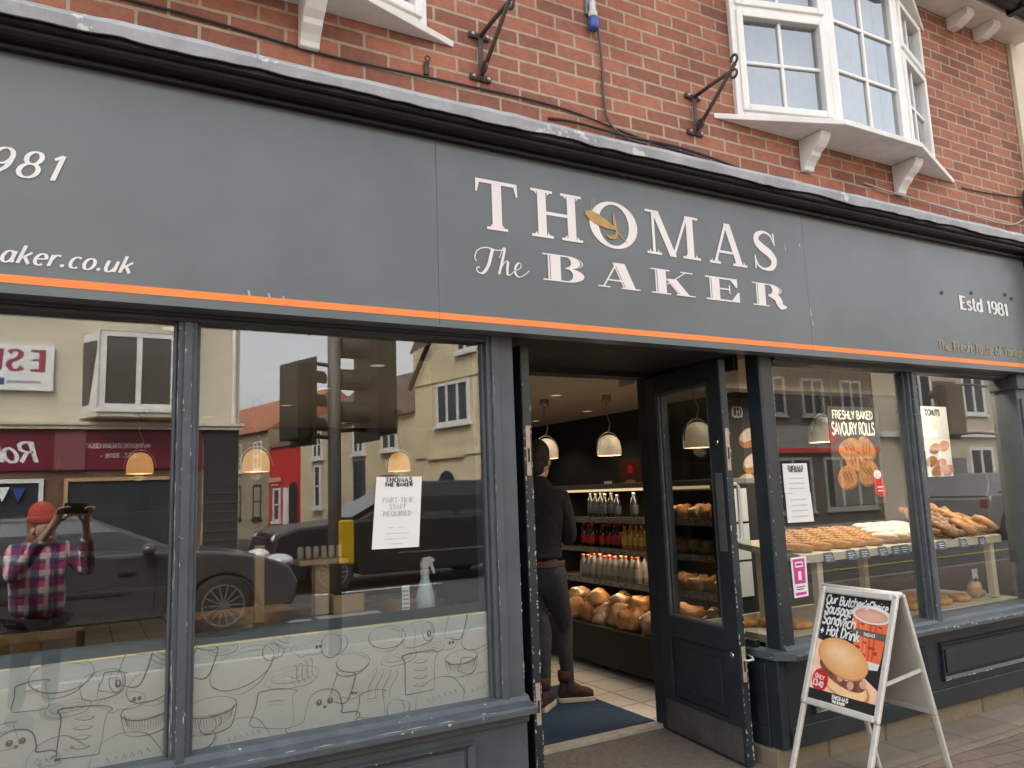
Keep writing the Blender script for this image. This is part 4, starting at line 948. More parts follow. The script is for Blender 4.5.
l = bpy.data.lights.new('fridge_lamp', 'AREA'); l.shape = 'RECTANGLE'; l.size = .05; l.size_y = 1.9; l.energy = 1.1; l.color = (1,.72,.42)
o = bpy.data.objects.new('fridge_lamp', l); COL.objects.link(o); o.location = (X0+.23,(Y0+Y1)/2,1.47); o.rotation_euler = (0,R(8),0)
for zz in (1.0,.755):
    l = bpy.data.lights.new('shelf_lamp', 'AREA'); l.shape = 'RECTANGLE'; l.size = .03; l.size_y = 1.9; l.energy = .45; l.color = (1,.70,.42)
    o = bpy.data.objects.new('shelf_lamp', l); COL.objects.link(o); o.location = (X0+.2,(Y0+Y1)/2,zz-.022)
def bottle(kind, x, y, z):
    lab = {'cola':'dark cola bottle with red label and red cap on the middle fridge shelf','juice':'amber juice bottle with orange cap on the middle fridge shelf','water':'clear bottle with white label and red cap on the lower fridge shelf','dark':'small dark blue bottle on the top fridge shelf'}[kind]
    c = {'cola':((.03,.012,.008),(.55,.03,.02),(.6,.04,.03)),'juice':((.50,.22,.03),(.60,.42,.08),(.75,.30,.06)),'water':((.30,.30,.28),(.40,.38,.34),(.70,.16,.06)),'dark':((.02,.025,.03),(.06,.08,.12),(.22,.22,.22))}[kind]
    t = thing('drink_bottle', lab, 'bottle', (x,y,z), group=kind+' bottles in the display fridge')
    MB().lathe([(.028,0),(.032,.008),(.032,.13),(.026,.155),(.012,.182),(.012,.19)], (0,0,0), 12).build('body', mat(kind+' drink', c[0], .15, coat=.5), t, local=True, smooth=True)
    MB().lathe([(.0325,.045),(.0325,.115)], (0,0,0), 12, caps=False).build('label', mat(kind+' label', c[1], .5), t, local=True, smooth=True)
    MB().lathe([(.0145,.188),(.0145,.208),(.012,.21)], (0,0,0), 10).build('cap', mat(kind+' cap', c[2], .35), t, local=True, smooth=True)
    return t
pr = {}
def place_bottle(k, x, y, z):
    if k not in pr: pr[k] = bottle(k, x, y, z)
    elif random.random() < .93:
        q = dup(pr[k], (x+random.uniform(-.012,.012),y+random.uniform(-.006,.006),z), random.uniform(0,6)); q.scale = (1,1,random.uniform(.90,1.04))
for i in range(14):
    for r_ in range(2):
        y = 1.66+.072*i; place_bottle('cola' if 6 <= i else 'juice', X0+.21+.075*r_, y, sh_z[2])
        if i > 2: place_bottle('water', X0+.20+.075*r_, y, sh_z[1])
for i in range(9): place_bottle('dark', X0+.26, 1.95+.075*i, sh_z[3])
# bread along the foot and on the near half of the shelves
def loaf(x, y, z, r, m_, rz, seed, label, group, cat='bread', name='loaf', score=0):
    mb = MB(); mb.ell((0,0,r[2]*.85), r, 18, 12, None, .42, seed, .85)
    t = tag(mb.build(name, m_, org=(x,y,z), smooth=True, local=True), label, cat, group)
    t.rotation_euler = (0,0,rz); return t
k = 0
for y in [1.05,1.27,1.46,1.66,1.86,2.05,2.25,2.45,2.65,2.85]:
    for r_ in range(2):
        k += 1; big = k % 3 == 0
        loaf(X0+.15+.24*r_+random.uniform(-.02,.02), y, sh_z[0], (.13,.085,.07+.02*(k % 2)), (CRUST, BAG, CRUSTL)[k % 3], random.uniform(-.4,.4), k,
             ('brown crusty loaf in the bottom tray of the display unit','bagged loaf in clear wrap in the bottom tray of the display unit','pale floury loaf in the bottom tray of the display unit')[k % 3], ('brown','bagged','pale')[k % 3]+' loaves in the bottom tray')
for i in range(7):
    k += 1; loaf(X0+.24+random.uniform(-.05,.05), 1.10+.27*i+random.uniform(-.04,.04), sh_z[0]+.115, (.12,.08,.07), (BAG, CRUSTL)[i % 2], random.uniform(-.7,.7), k,
        ('clear bagged loaf heaped on top of the bread in the bottom tray','pale bun heaped on top of the bread in the bottom tray')[i % 2], ('bagged','pale')[i % 2]+' loaves heaped on the bottom tray')
for z, lab in ((sh_z[1],'lower'),(sh_z[2],'middle'),(sh_z[3],'top')):
    for j, y in enumerate([1.03,1.15,1.27,1.39,1.51,1.62]):
        if lab == 'middle' and y > 1.6: continue
        if lab == 'lower' and y > 1.6: continue
        k += 1; loaf(X0+.27+random.uniform(-.02,.02), y, z, (.085,.055,.06), (BAG, CRUST)[j % 2], random.uniform(-.5,.5), k, ('bagged roll on the %s shelf at the near end of the display unit' if j % 2 == 0 else 'brown bun on the %s shelf at the near end of the display unit') % lab, '%s on the %s shelf' % (('bagged rolls','brown buns')[j % 2], lab), name='bread_roll')
for i, (za, zb) in enumerate(((1.25,1.47),(1.00,1.235),(.76,.985))):
    tag(MB().box(3.74,3.935,.942,.946,za,zb).build('price_list', PAPER, org=(3.84,.944,za)), ('upper','middle','lower')[i]+' white price sheet stacked on the end of the display unit beside the door', 'price sheet')
# serving counter and back fittings
t = thing('serving_counter', 'dark serving counter with oak top beyond the display unit', 'counter', (5.2,3.9,.126))
MB().box(4.85,5.45,2.6,6.4,.126,1.00).build('base', DARKW, t, bevel=.006); MB().box(4.80,5.48,2.57,6.43,1.00,1.04).build('counter_top', WOOD, t, bevel=.004)
t = thing('back_shelves', 'empty oak wall shelves at the back left of the shop', 'shelves', (.2,7.6,.126))
for z in (.5,.95,1.4,1.85): MB().box(-1.6,1.0,7.5,7.84,z,z+.035).build('shelf', WOODD, t)
for x in (-1.6,-.3,.97): MB().box(x,x+.035,7.5,7.84,.126,2.1).build('upright', WOODD, t)
# posters hung inside ------------------------------------------------
def disc(mb, cx, cz, rx, rz, y, rot=0, n=22, m=0, dirx=(1,0,0), wob=0.0, seed=0):
    ca, sa = math.cos(rot), math.sin(rot); pts = []
    for i in range(n):
        a = 2*PI*i/n; k_ = 1+wob*math.sin(3*a+seed)
        u, v = rx*k_*math.cos(a), rz*k_*math.sin(a); pts.append((cx+u*ca-v*sa, y, cz+u*sa+v*ca))
    mb.poly(pts, m)
CHALK = mat('chalkboard print', (.035,.034,.034), .6, (.05,.048,.046), 5)
RED = mat('red print', (.62,.022,.03), .45, (.55,.018,.025), 5)
ROLLP = mat('photo of rolls', (.46,.24,.09), .5, (.30,.115,.035), 24)
ROLLD = mat('photo shadow', (.25,.10,.04), .5, (.16,.06,.03), 20)
WHT = mat('white print', (.80,.80,.78), .5)
t = thing('hanging_poster', 'dark hanging poster of savoury rolls with a red price tag in the right window', 'poster', (5.2,1.0,1.31))
MB().box(4.90,5.48,1.0,1.006,1.31,2.06).build('board', CHALK, t)
mb = MB(); write(mb, 'FRESHLY BAKED', (4.945,.998,1.965), (1,0,0), (0,0,1), .088, wt=.013, sx=.80); write(mb, 'SAVOURY ROLLS', (4.925,.998,1.845), (1,0,0), (0,0,1), .128, wt=.019, sx=.56); mb.build('lettering', WHT, t)
mb = MB()
for i, (x, z, a, b_, ro) in enumerate([(5.10,1.74,.12,.075,.3),(5.30,1.74,.11,.08,-.5),(5.16,1.64,.12,.07,-.2),(5.05,1.52,.11,.085,.1),(5.30,1.55,.12,.09,.4)]):
    disc(mb, x+.008, z-.012, a*1.04, b_*1.05, .9975-.0004*i, ro, m=1, wob=.05, seed=i); disc(mb, x, z, a, b_, .9973-.0004*i, ro, wob=.05, seed=i)
    for q in (-.35,0,.35): mb.k += 1; disc(mb, x+q*a, z+.01, .006, b_*.6, .9940-.0002*i, ro+.4, n=10, m=1)
mb.build('roll_picture', [ROLLP, ROLLD], t)
mb = MB(); disc(mb, 5.40,1.48,.055,.05,.990,0); disc(mb, 5.41,1.42,.06,.06,.9895,0); mb.build('price_tag', RED, t)
mb = MB(); mb.box(5.375,5.44,.9880,.9886,1.432,1.442).box(5.38,5.435,.9880,.9886,1.405,1.414); disc(mb, 5.392,1.535,.045,.035,.989); mb.build('tag_lettering', WHT, t)
MB().tube([(4.95,1.0,2.06),(4.95,1.0,2.50)], .002, 5).tube([(5.43,1.0,2.06),(5.43,1.0,2.50)], .002, 5).build('hanging_cord', HOOP, t)
t = thing('hanging_poster', 'white hanging poster of a fruit pastry at the far right window', 'poster', (5.85,.8,1.5))
MB().box(5.74,6.07,.8,.806,1.50,2.055).build('board', PAPER, t)
mb = MB(); write(mb, 'NEW', (5.77,.798,1.99), (1,0,0), (0,0,1), .05, wt=.011); mb.box(5.76,6.05,.7975,.7985,1.985,2.04)
mb = MB(); write(mb, 'DONUTS', (5.785,.798,1.985), (1,0,0), (0,0,1), .062, wt=.011, sx=.85); mb.build('lettering', DKT, t)
mb = MB()
for i, (x, z) in enumerate([(5.86,1.72),(5.98,1.74),(5.80,1.62),(5.92,1.60),(5.86,1.545),(6.0,1.55)]): disc(mb, x, z, .075, .04, .7975-.0004*i, .2, m=i % 2)
mb.build('pastry_picture', [ROLLP, mat('photo strawberry', (.55,.12,.07), .5, (.6,.35,.25), 20)], t)
t = thing('hanging_poster', 'dark chalk style poster of iced buns seen between the right door and the corner post', 'poster', (4.55,1.5,1.40))
MB().box(4.28,4.80,1.5,1.506,1.40,2.17).build('board', CHALK, t)
mb = MB(); write(mb, 'ICED', (4.412,1.498,2.02), (1,0,0), (0,0,1), .115, wt=.013, sx=.55); mb.build('lettering', WHT, t)
mb = MB()
for i, (x, z) in enumerate([(4.58,1.86),(4.60,1.66),(4.50,1.50)]):
    disc(mb, x, z, .12, .075, 1.4978-.0006*i, .4, m=0); disc(mb, x-.01, z+.02, .10, .045, 1.4975-.0006*i, .4, m=1)
mb.build('bun_picture', [ROLLP, mat('photo icing', (.66,.56,.50), .5, (.5,.4,.34), 16)], t)
t = thing('wall_poster', 'small burger poster on the dark wall above the display unit', 'poster', (6.19,5.1,1.3))
MB().box(6.185,6.199,4.90,5.35,1.25,1.87).build('board', mat('poster maroon', (.10,.03,.025), .5), t)
def wall_disc(mb, cy, cz, ry, rz, x, n=18, m=0): mb.poly([(x, cy+ry*math.cos(2*PI*i/n), cz+rz*math.sin(2*PI*i/n)) for i in range(n)], m)
mb = MB(); wall_disc(mb, 5.13,1.52,.15,.09,6.183); wall_disc(mb, 5.13,1.42,.15,.05,6.1835,m=1); wall_disc(mb, 5.12,1.74,.06,.06,6.183,m=2); mb.build('burger_picture', [ROLLP, ROLLD, RED], t)
tag(MB().box(6.19,6.198,5.55,5.72,1.42,1.60).build('price_list', PAPER, org=(6.194,5.63,1.42)), 'small white sheet on the dark wall left of the burger poster', 'price sheet')

# ---- right window: raised shelf and sill shelf of pastries -----------
SHELFM = mat('cream laminate', (.58,.52,.38), .45, (.52,.46,.33), 3)
t = thing('window_shelf', 'cream raised display shelf on square legs in the right window', 'shelf', (4.5,.3,.69))
MB().prism([(3.44,.10,1.055),(3.44,.10,1.10),(3.44,.115,1.105),(3.44,.60,1.155),(3.44,.60,1.12),(3.44,.115,1.06)], (1.93,0,0)).build('shelf_board', SHELFM, t, bevel=.002)
for x in (3.60,4.535,5.28):
    for y in (.13,.54): MB().box(x,x+.045,y,y+.045,.70,1.06+.085*(y-.1)).build('leg', SHELFM, t, bevel=.003)
MB().box(3.22,5.44,.08,.75,.655,.695).build('base_shelf', SHELFM, t)
def zs(y): return 1.105+(y-.115)*.103
def sausage_roll():
    mb = MB(); mb.ell((0,0,.026), (.029,.100,.026), 12, 10, None, .08, 3, .7)
    for q in (-.07,-.04,-.01,.02,.05,.075): mb.cbox((0,q,.0515), .034, .004, .004, Matrix.Rotation(.5,3,'Z'), 1)
    return mb
def pst(x, y, z, first, builder, name, mats, label, group, rz):
    o = first.get(name+label)
    if o is None:
        o = builder().build(name, mats, org=(x,y,z), smooth=True, local=True); tag(o, label, 'pastry', group); first[name+label] = o
    else:
        o = o.copy(); COL.objects.link(o); o.location = (x,y,z)
    o.rotation_euler = (R(6),0,rz) if name != 'swirl_pastry' else (R(38)+.2*math.sin(x*90),.2*math.cos(x*70),R(35)+.4*math.sin(x*50)); return o
FI = {}
PUFFD = mat('pastry score', (.25,.09,.02), .6)
SHR = 1.15
for i in range(5):
    for j in range(7): pst(3.50+.15*i+.048*j+random.uniform(-.012,.012), .17+.062*j, zs(.17+.062*j), FI, sausage_roll, 'sausage_roll', [PUFF, PUFFD], 'golden sausage roll in the long rows at the left of the window shelf', 'sausage rolls on the window shelf', R(62)+random.uniform(-.10,.10))
def iced(): 
    mb = MB(); mb.ell((0,0,.028), (.038,.095,.028), 12, 10, None, .06, 5, .8); mb.ell((0,0,.040), (.032,.086,.024), 12, 8, None, .1, 8, .9, m=1); return mb
for i in range(4):
    for j in range(5): pst(4.27+.115*i+.07*j+random.uniform(-.01,.01), .18+.085*j, zs(.18+.085*j)+.006*(j % 2), FI, iced, 'iced_bun', [CRUSTL, ICING], 'white iced bun beside the sausage rolls on the window shelf', 'iced buns on the window shelf', R(58)+random.uniform(-.2,.2))
def swirl():
    mb = MB()
    pts = [(.0058*q*math.cos(q*.62), .0058*q*math.sin(q*.62), .03+.004*math.sin(q)) for q in range(1,17)]
    mb.tube(pts, [.013+.008*min(1,q/6) for q in range(16)], 8); return mb
for i in range(8):
    for j, y in enumerate((.19,.32,.45,.55)):
        x = 4.70+.082*i+(y-.15)*SHR*.8
        if x > 5.40: continue
        pst(x, y, zs(y)+.03+.012*j, FI, swirl, 'swirl_pastry', [(CHOC if i < 4 else DANISH)], ('chocolate swirl pastry behind the window mullion on the shelf' if i < 4 else 'pale glazed swirl at the right end of the window shelf'), ('chocolate swirls' if i < 4 else 'glazed swirls')+' on the window shelf', random.uniform(0,6))
# pastries low on the sill shelf
def slab_():
    mb = MB(); mb.ell((0,0,.022), (.07,.05,.024), 14, 8, None, .12, 9, .7); return mb
for i, (x, y) in enumerate([(3.36,.22),(3.44,.36),(3.50,.20),(3.34,.44),(4.50,.20),(4.58,.34),(4.66,.20),(4.74,.36),(4.80,.20),(4.90,.30),(5.0,.20),(4.42,.36)]):
    pst(x, y, .697, FI, slab_, 'flat_pastry', [PUFF if i < 9 else DANISH], 'flat golden pastry low on the sill shelf' if i < 9 else 'glazed pastry low at the right end of the sill shelf', ('golden' if i < 9 else 'glazed')+' flat pastries on the sill', random.uniform(-.4,.4))
t = thing('biscuit_bag', 'small clear bag of yellow biscuits with a pale card on the right window sill', 'bag', (5.2,.22,.697))
MB().ell((5.2,.22,.755), (.055,.045,.06), 12, 8, None, .25, 4).build('bag', mat('yellow biscuits', (.55,.36,.10), .3, (.45,.3,.2), 25, coat=.5), t, smooth=True)
MB().box(5.165,5.225,.20,.203,.82,.885).build('card', mat('pale blue card', (.50,.56,.58), .5), t); MB().tube([(5.195,.205,.79),(5.195,.205,.83)], .012, 8).build('tie', mat('dark tie', (.06,.06,.06), .5), t)
MB().ell((5.30,.26,.72), (.07,.05,.025), 12, 8, None, .25, 14).build('cellophane', mat('cellophane', (.5,.46,.42), .15, coat=.6), t, smooth=True)
# price tickets along the shelf lip
TK = mat('slate ticket', (.075,.10,.14), .45, (.06,.08,.115), 8); TKT = mat('chalk mark', (.62,.65,.68), .6)
for i, x in enumerate([3.66,3.85,3.965,4.13,4.255,4.335,4.46,4.70,4.93,5.14]):
    t = thing('price_ticket', 'slate blue price ticket clipped to the lip of the window shelf', 'ticket', (x,.095,1.05), group='price tickets on the window shelf')
    MB().prism([(-.038,-.012,.0),(.038,-.012,.0),(.038,.004,.052),(-.038,.004,.052)], (0,.003,0)).build('card', TK, t, local=True)
    mb = MB()
    for q, ww in ((.036,.05),(.024,.056),(.012,.03)): mb.prism([(-.029,-.0125+.016*q/.052-.0002,q-.002),(-.029+ww,-.0125+.016*q/.052-.0002,q-.002),(-.029+ww,-.0125+.016*q/.052+.001-.0002,q+.002),(-.029,-.0125+.016*q/.052+.001-.0002,q+.002)], (0,-.0006,0))
    mb.build('chalk_line', TKT, t, local=True)

# ---- left window counter -------------------------------------------
t = thing('window_counter', 'dark red brown counter behind the left window film', 'counter', (.9,.3,.126))
MB().box(.345,1.47,.10,.62,.985,1.025).build('counter_top', WOODD, t, bevel=.003)
for x in (.36,1.42): MB().box(x,x+.04,.15,.58,.126,.985).build('leg', WOODD, t)
t = thing('spray_bottle', 'white trigger spray bottle standing behind the left window', 'spray bottle', (1.25,.14,1.026))
pr_ = [(.036,0),(.040,.006),(.040,.055),(.034,.085),(.024,.115),(.017,.135),(.0165,.15)]
MB().lathe(pr_, (1.25,.14,1.026), 20).build('bottle', mat('frosted plastic', (.66,.74,.72), .3, (.6,.7,.69), 6), t, smooth=True)
MB().lathe([(.019,.148),(.019,.168),(.015,.172)], (1.25,.14,1.026), 14).prism([(1.235,.13,1.198),(1.232,.13,1.222),(1.242,.13,1.243),(1.275,.13,1.247),(1.292,.13,1.236),(1.292,.13,1.228),(1.27,.13,1.215),(1.262,.13,1.198)], (0,.022,0)).build('spray_head', WHITE, t, bevel=.003)
MB().prism([(1.268,.135,1.216),(1.285,.135,1.222),(1.290,.135,1.20),(1.296,.135,1.178),(1.288,.135,1.176),(1.278,.135,1.198)], (0,.012,0)).build('trigger', WHITE, t, bevel=.002)
t = thing('shelf_label', 'small white label with grey print standing at the foot of the left window', 'label', (1.122,.03,1.05))
MB().box(1.107,1.138,.03,.031,1.05,1.152).build('card', PAPER, t)
mb = MB()
for q in range(5): mb.box(1.111,1.134,.0290,.0296,1.064+.016*q,1.069+.016*q)
mb.build('print', GREYT, t)
t = thing('condiment_stand', 'wooden stand holding a row of small jars behind the left window', 'stand', (.88,.4,1.026))
MB().box(.855,.915,.37,.43,1.026,1.232).build('post', WOODL, t, bevel=.003); MB().box(.78,.985,.33,.47,1.232,1.252).build('top_board', WOODL, t, bevel=.003)
for q in range(6): MB().lathe([(.011,0),(.014,.01),(.013,.045),(.010,.052)], (.80+.033*q,.40,1.2525), 12).build('jar', mat('stoneware jar', (.48,.40,.30), .4, (.35,.26,.18), 12), t, smooth=True)
t = thing('wooden_tray', 'open pale wooden tray on the counter right of the jar stand', 'tray', (.99,.4,1.026))
MB().box(.925,1.055,.34,.35,1.026,1.10).box(.925,1.055,.46,.47,1.026,1.08).box(.925,.935,.35,.46,1.026,1.10).box(1.045,1.055,.35,.46,1.026,1.07).box(.935,1.045,.35,.46,1.026,1.034).build('tray', WOODL, t, bevel=.002)
tag(MB().box(.84,1.10,.16,.32,1.026,1.0275).build('paper_sheet', PAPER, org=(.97,.24,1.026)), 'white sheet of paper lying on the counter near the glass', 'paper')
tag(MB().box(.606,.642,.33,.36,1.026,1.325).build('wooden_upright', WOODL, org=(.62,.345,1.026), bevel=.003), 'plain wooden upright standing on the counter below the mullion end', 'post')
t = thing('menu_block', 'small white leaflet fallen flat beside the paper on the counter', 'leaflet', (.76,.25,1.026))
MB().ell((.76,.25,1.029), (.05,.035,.003), 14, 6).build('plate', PAPER, t, smooth=True)
t['label'] = 'small white oval dish on the counter left of the paper sheet'; t['category'] = 'dish'; t.name = 'oval_dish'; WP['oval_dish'] = WP['menu_block']
def chair(x, y, rz, label):
    t = thing('ladder_back_chair', label, 'chair', (x,y,.126), rz, 'ladder back cafe chairs')
    for sx in (-.19,.19):
        MB().box(sx-.018,sx+.018,-.20,-.164,0,.80).build('leg', WOODD, t, local=True, bevel=.004); MB().box(sx-.018,sx+.018,.164,.20,0,.44).build('leg', WOODD, t, local=True, bevel=.004)
    MB().box(-.21,.21,-.21,.22,.44,.475).build('seat', WOOD, t, local=True, bevel=.006)
    MB().box(-.20,.20,-.195,-.17,.765,.81).build('slat', WOOD, t, local=True, bevel=.005); MB().box(-.20,.20,-.195,-.17,.675,.72).build('slat', WOOD, t, local=True, bevel=.005)
    return t
chair(-.18,1.62,0,'wooden ladder back chair behind the photographer reflection at far left')

def table(x, y, label):
    t = thing('cafe_table', label, 'table', (x,y,.126), group='cafe tables')
    MB().box(-.4,.4,-.35,.35,.60,.635).build('table_top', WOOD, t, local=True, bevel=.005); MB().lathe([(.035,.02),(.035,.60)], (0,0,0), 12).build('column', BLACKM, t, local=True); MB().lathe([(.22,0),(.22,.012),(.04,.03)], (0,0,0), 20).build('base', BLACKM, t, local=True)
table(.9,2.6,'square oak cafe table behind the left window'); table(-.6,2.3,'square oak cafe table at the far left of the shop')
# ---- papers stuck inside the panes -----------------------------------
def notice(P4, label, rows, cat='notice', head=True, name='notice', m_=None):
    """P4: corners TL TR BR BL on the glass"""
    t = thing(name, label, cat, (P4[3][0],.008,P4[3][1]))
    y = -.0045
    MB().add([(a,y,z) for a, z in P4]+[(a,y+.0006,z) for a, z in P4], [(0,1,2,3),(7,6,5,4),(0,4,5,1),(1,5,6,2),(2,6,7,3),(3,7,4,0)]).build('sheet', m_ or PAPER, t)
    return t
def ip(P4, u, v):
    a = Vector(P4[3]).lerp(Vector(P4[2]), u); b = Vector(P4[0]).lerp(Vector(P4[1]), u); return a.lerp(b, v)
Pn = [(.996,1.578),(1.186,1.576),(1.168,1.300),(.974,1.302)]
t = notice(Pn, 'white PART-TIME STAFF REQUIRED notice stuck to the middle left window', 3)
dirx = (Vector((Pn[2][0],0,Pn[2][1]))-Vector((Pn[3][0],0,Pn[3][1]))).normalized(); upv = (Vector((Pn[0][0],0,Pn[0][1]))-Vector((Pn[3][0],0,Pn[3][1]))).normalized()
def centre(mb, P4, s, v, size, **kw):
    w_ = text_width(s, size, kw.get('sp',0)) if not kw.get('sx') else sum(GL[c][0]*kw['sx']+kw.get('sp',0) for c in s)*size
    p = ip(P4, .5, v); o_ = Vector((p.x,-.0050,p.y)) - dirx*(w_/2)
    write(mb, s, o_, dirx, upv, size, **kw)
mb = MB(); centre(mb, Pn, 'PART-TIME', .64, .026, wt=.0023, thin=.0010, serif=.09, sp=.05); centre(mb, Pn, 'STAFF', .545, .026, wt=.0023, thin=.0010, serif=.09, sp=.05); centre(mb, Pn, 'REQUIRED', .45, .026, wt=.0023, thin=.0010, serif=.09, sp=.05)
mb.build('lettering', GREYT, t)
mb = MB(); centre(mb, Pn, 'THOMAS', .925, .025, wt=.0058, thin=.003, serif=.1, sp=.16); centre(mb, Pn, 'THE BAKER', .865, .019, wt=.0055, thin=.003, sp=.18); mb.build('heading', DKT, t)
mb = MB()
for v, w_ in ((.285,.25),(.205,.38),(.13,.34),(.06,.22)):
    a = ip(Pn, .5-w_/1.4, v); b_ = ip(Pn, .5+w_/1.4, v); n_ = 14
    for q in range(n_):
        if random.random() < .8:
            p = a.lerp(b_, q/n_); p2 = a.lerp(b_, (q+.72)/n_); mb.add([(p.x,-.0050,p.y-.0012),(p2.x,-.0050,p2.y-.0012),(p2.x,-.0050,p2.y+.0018),(p.x,-.0050,p.y+.0018)], [(0,1,2,3)])
mb.build('small_print', mat('pale grey print', (.48,.48,.49), .6), t)
for Pq, lab, hd in (([(3.242,1.598),(3.430,1.598),(3.436,1.44),(3.243,1.44)], 'upper white letterheaded notice in the right window beside the corner post', True), ([(3.246,1.438),(3.440,1.442),(3.448,1.286),(3.247,1.288)], 'lower white notice overlapping the letterheaded one in the right window', False)):
    t = notice(Pq, lab, 3); mb = MB()
    if hd: centre(mb, Pq, 'THOMAS', .80, .028, wt=.0075, thin=.003, serif=.1, sp=.14); centre(mb, Pq, 'THE BAKER', .71, .018, wt=.0055, thin=.003, sp=.16); mb.build('heading', DKT, t)
    mb = MB()
    for v in ((.5,.33,.16) if hd else (.78,.58,.4,.2)):
        a = ip(Pq, .2, v); b_ = ip(Pq, .82, v)
        for q in range(9):
            p = a.lerp(b_, q/9); p2 = a.lerp(b_, (q+.75)/9); mb.add([(p.x,-.0051,p.y-.003),(p2.x,-.0051,p2.y-.003),(p2.x,-.0051,p2.y+.003),(p.x,-.0051,p.y+.003)], [(0,1,2,3)])
    mb.build('small_print', MATS['pale grey print'], t)
Pp = [(3.243,1.108),(3.361,1.110),(3.355,.905),(3.249,.902)]
t = notice(Pp, 'pink and white leaflet stuck low in the right window beside the corner post', 3, 'leaflet', name='leaflet')
PINK = mat('magenta print', (.62,.045,.27), .45)
mb = MB()
def prect(mb, u0, u1, v0, v1, y=-.0050): 
    q = [ip(Pp,u0,v0), ip(Pp,u1,v0), ip(Pp,u1,v1), ip(Pp,u0,v1)]; mb.add([(p.x,y,p.y) for p in q], [(0,1,2,3)])
prect(mb,.12,.88,.33,.95); prect(mb,.12,.88,.05,.12); mb.build('print', PINK, t)
mb = MB(); prect(mb,.25,.75,.74,.88,-.0052); prect(mb,.40,.60,.42,.64,-.0052); mb.build('label_patch', PAPER, t)
mb = MB(); prect(mb,.31,.69,.78,.84,-.0054); prect(mb,.2,.8,.24,.27,-.0052); prect(mb,.2,.7,.18,.21,-.0052); mb.build('small_print', mat('dark pink print', (.35,.05,.18), .5), t)
# ------------------------------------------------------------------ pavement A-board
AB = thing('a_board_sign', 'aluminium A-board on the pavement with sausage sandwich and hot drink poster', 'pavement sign', (3.1,-.45,GZ))
TLc = Vector((3.185,-.245,.988)); TRc = Vector((3.153,-.679,.988)); BLc = Vector((2.990,-.230,.474))
dU = (TRc-TLc).normalized(); dV = (BLc-TLc).normalized(); nO = dU.cross(dV)*-1
if nO.x > 0: nO = -nO
W_, H2 = .435, .55
def ab(u, v, o=0.0): return TLc + dU*u + dV*v + nO*o
def abar(mb, u0, u1, v0, v1, o0, o1, A_=ab):
    mb.add([A_(u,v,o) for o in (o0,o1) for v in (v0,v1) for u in (u0,u1)], [(0,2,3,1),(4,5,7,6),(0,1,5,4),(1,3,7,5),(3,2,6,7),(2,0,4,6)])
fr = MB(); b_ = .030
abar(fr, b_,W_-b_, 0,b_, 0,.018); abar(fr, b_,W_-b_, H2-b_,H2, 0,.018); abar(fr, 0,b_, 0,H2, 0,.0185); abar(fr, W_-b_,W_, 0,H2, 0,.0185)
frp = fr.build('front_frame', ALU, AB, bevel=.007, seg=3)
for u in (0.002,W_-.028):
    lg = MB(); abar(lg, u,u+.026, H2+.0,(.988-GZ)/(-dV.z)*1.0, -.004,.014); lg.build('leg', ALU, AB, bevel=.005)
cp = MB()
for u in (.012,W_-.012):
    for v in (.012,H2-.012): 
        c_ = ab(u,v,.019); cp.ell(c_, (.005,.005,.005), 8, 6)
cp.build('corner_screw', HOOP, frp)
# rear half
dR = Vector((.238,.0,-(.988-GZ))).normalized(); ofs_ = Vector((.018,0,0))
nR = Vector((0,1,0)).cross(dR); nR = nR if nR.x > 0 else -nR
def rb(u, v, o=0.0): return TLc + ofs_ + dU*u + dR*v + nR*o
LR = (.988-GZ)/(-dR.z)
rf_ = MB(); abar(rf_, b_,W_-b_, 0,b_, 0,.018, rb); abar(rf_, b_,W_-b_, H2-b_,H2, 0,.018, rb); abar(rf_, 0,b_, 0,H2, 0,.0185, rb); abar(rf_, W_-b_,W_, 0,H2, 0,.0185, rb)
rf_.build('rear_frame', ALU, AB, bevel=.007, seg=3)
for u in (.002,W_-.028):
    lg = MB(); abar(lg, u,u+.026, H2,LR, .002,.018, rb); lg.build('leg', ALU, AB, bevel=.005)
bp_ = MB(); abar(bp_, b_*.6,W_-b_*.6, b_*.6,H2-b_*.6, .001,.005, rb); bp_.build('back_panel', mat('grey steel backing', (.52,.48,.43), .5, (.46,.42,.38), 5), AB)
a0 = ab(W_-.015,H2*.70,-.002); a1 = rb(W_-.015,H2*.62,0); MB().beam(a0, a1, .005, .016).build('stay', ALU, AB)
a0 = ab(.015,H2*.70,-.002); a1 = rb(.015,H2*.62,0); MB().beam(a0, a1, .005, .016).build('stay', ALU, AB)
MB().tube([ab(.0,-.004,-.004), ab(W_,-.004,-.004)], .013, 10).build('hinge', ALU, AB, smooth=True)
# poster artwork, flat print behind the snap frame
p0u, p0v, pw, ph = b_-.002, b_-.002, W_-2*b_+.004, H2-2*b_+.004
def pp(u, v, o): return ab(p0u+u*pw, p0v+v*ph, .003+o)
PK = [0]
def pd(mb, cu, cv, ru, rv, o, rot=0, m=0, n=26, a0=0, a1=360, clipv=None):
    ca, sa = math.cos(rot), math.sin(rot); pts = []
    asp = ph/pw
    for i in range(n + (0 if a1-a0 == 360 else 1)):
        a = R(a0+(a1-a0)*i/n); x, y = ru*math.cos(a), rv*math.sin(a)
        u, v = cu+(x*ca-y*sa*asp), cv+(x*sa/asp+y*ca)
        pts.append(pp(min(max(u,.002),.998), min(max(v,.002),.998), o))
    mb.poly(pts, m)
def pq(mb, pts, o, m=0): mb.poly([pp(u,v,o) for u, v in pts], m)
ps = MB(); abar(ps, p0u,p0u+pw, p0v,p0v+ph, .0005,.003)
po = ps.build('poster', mat('poster chalkboard', (.020,.018,.026), .4, (.03,.028,.035), 5), AB)
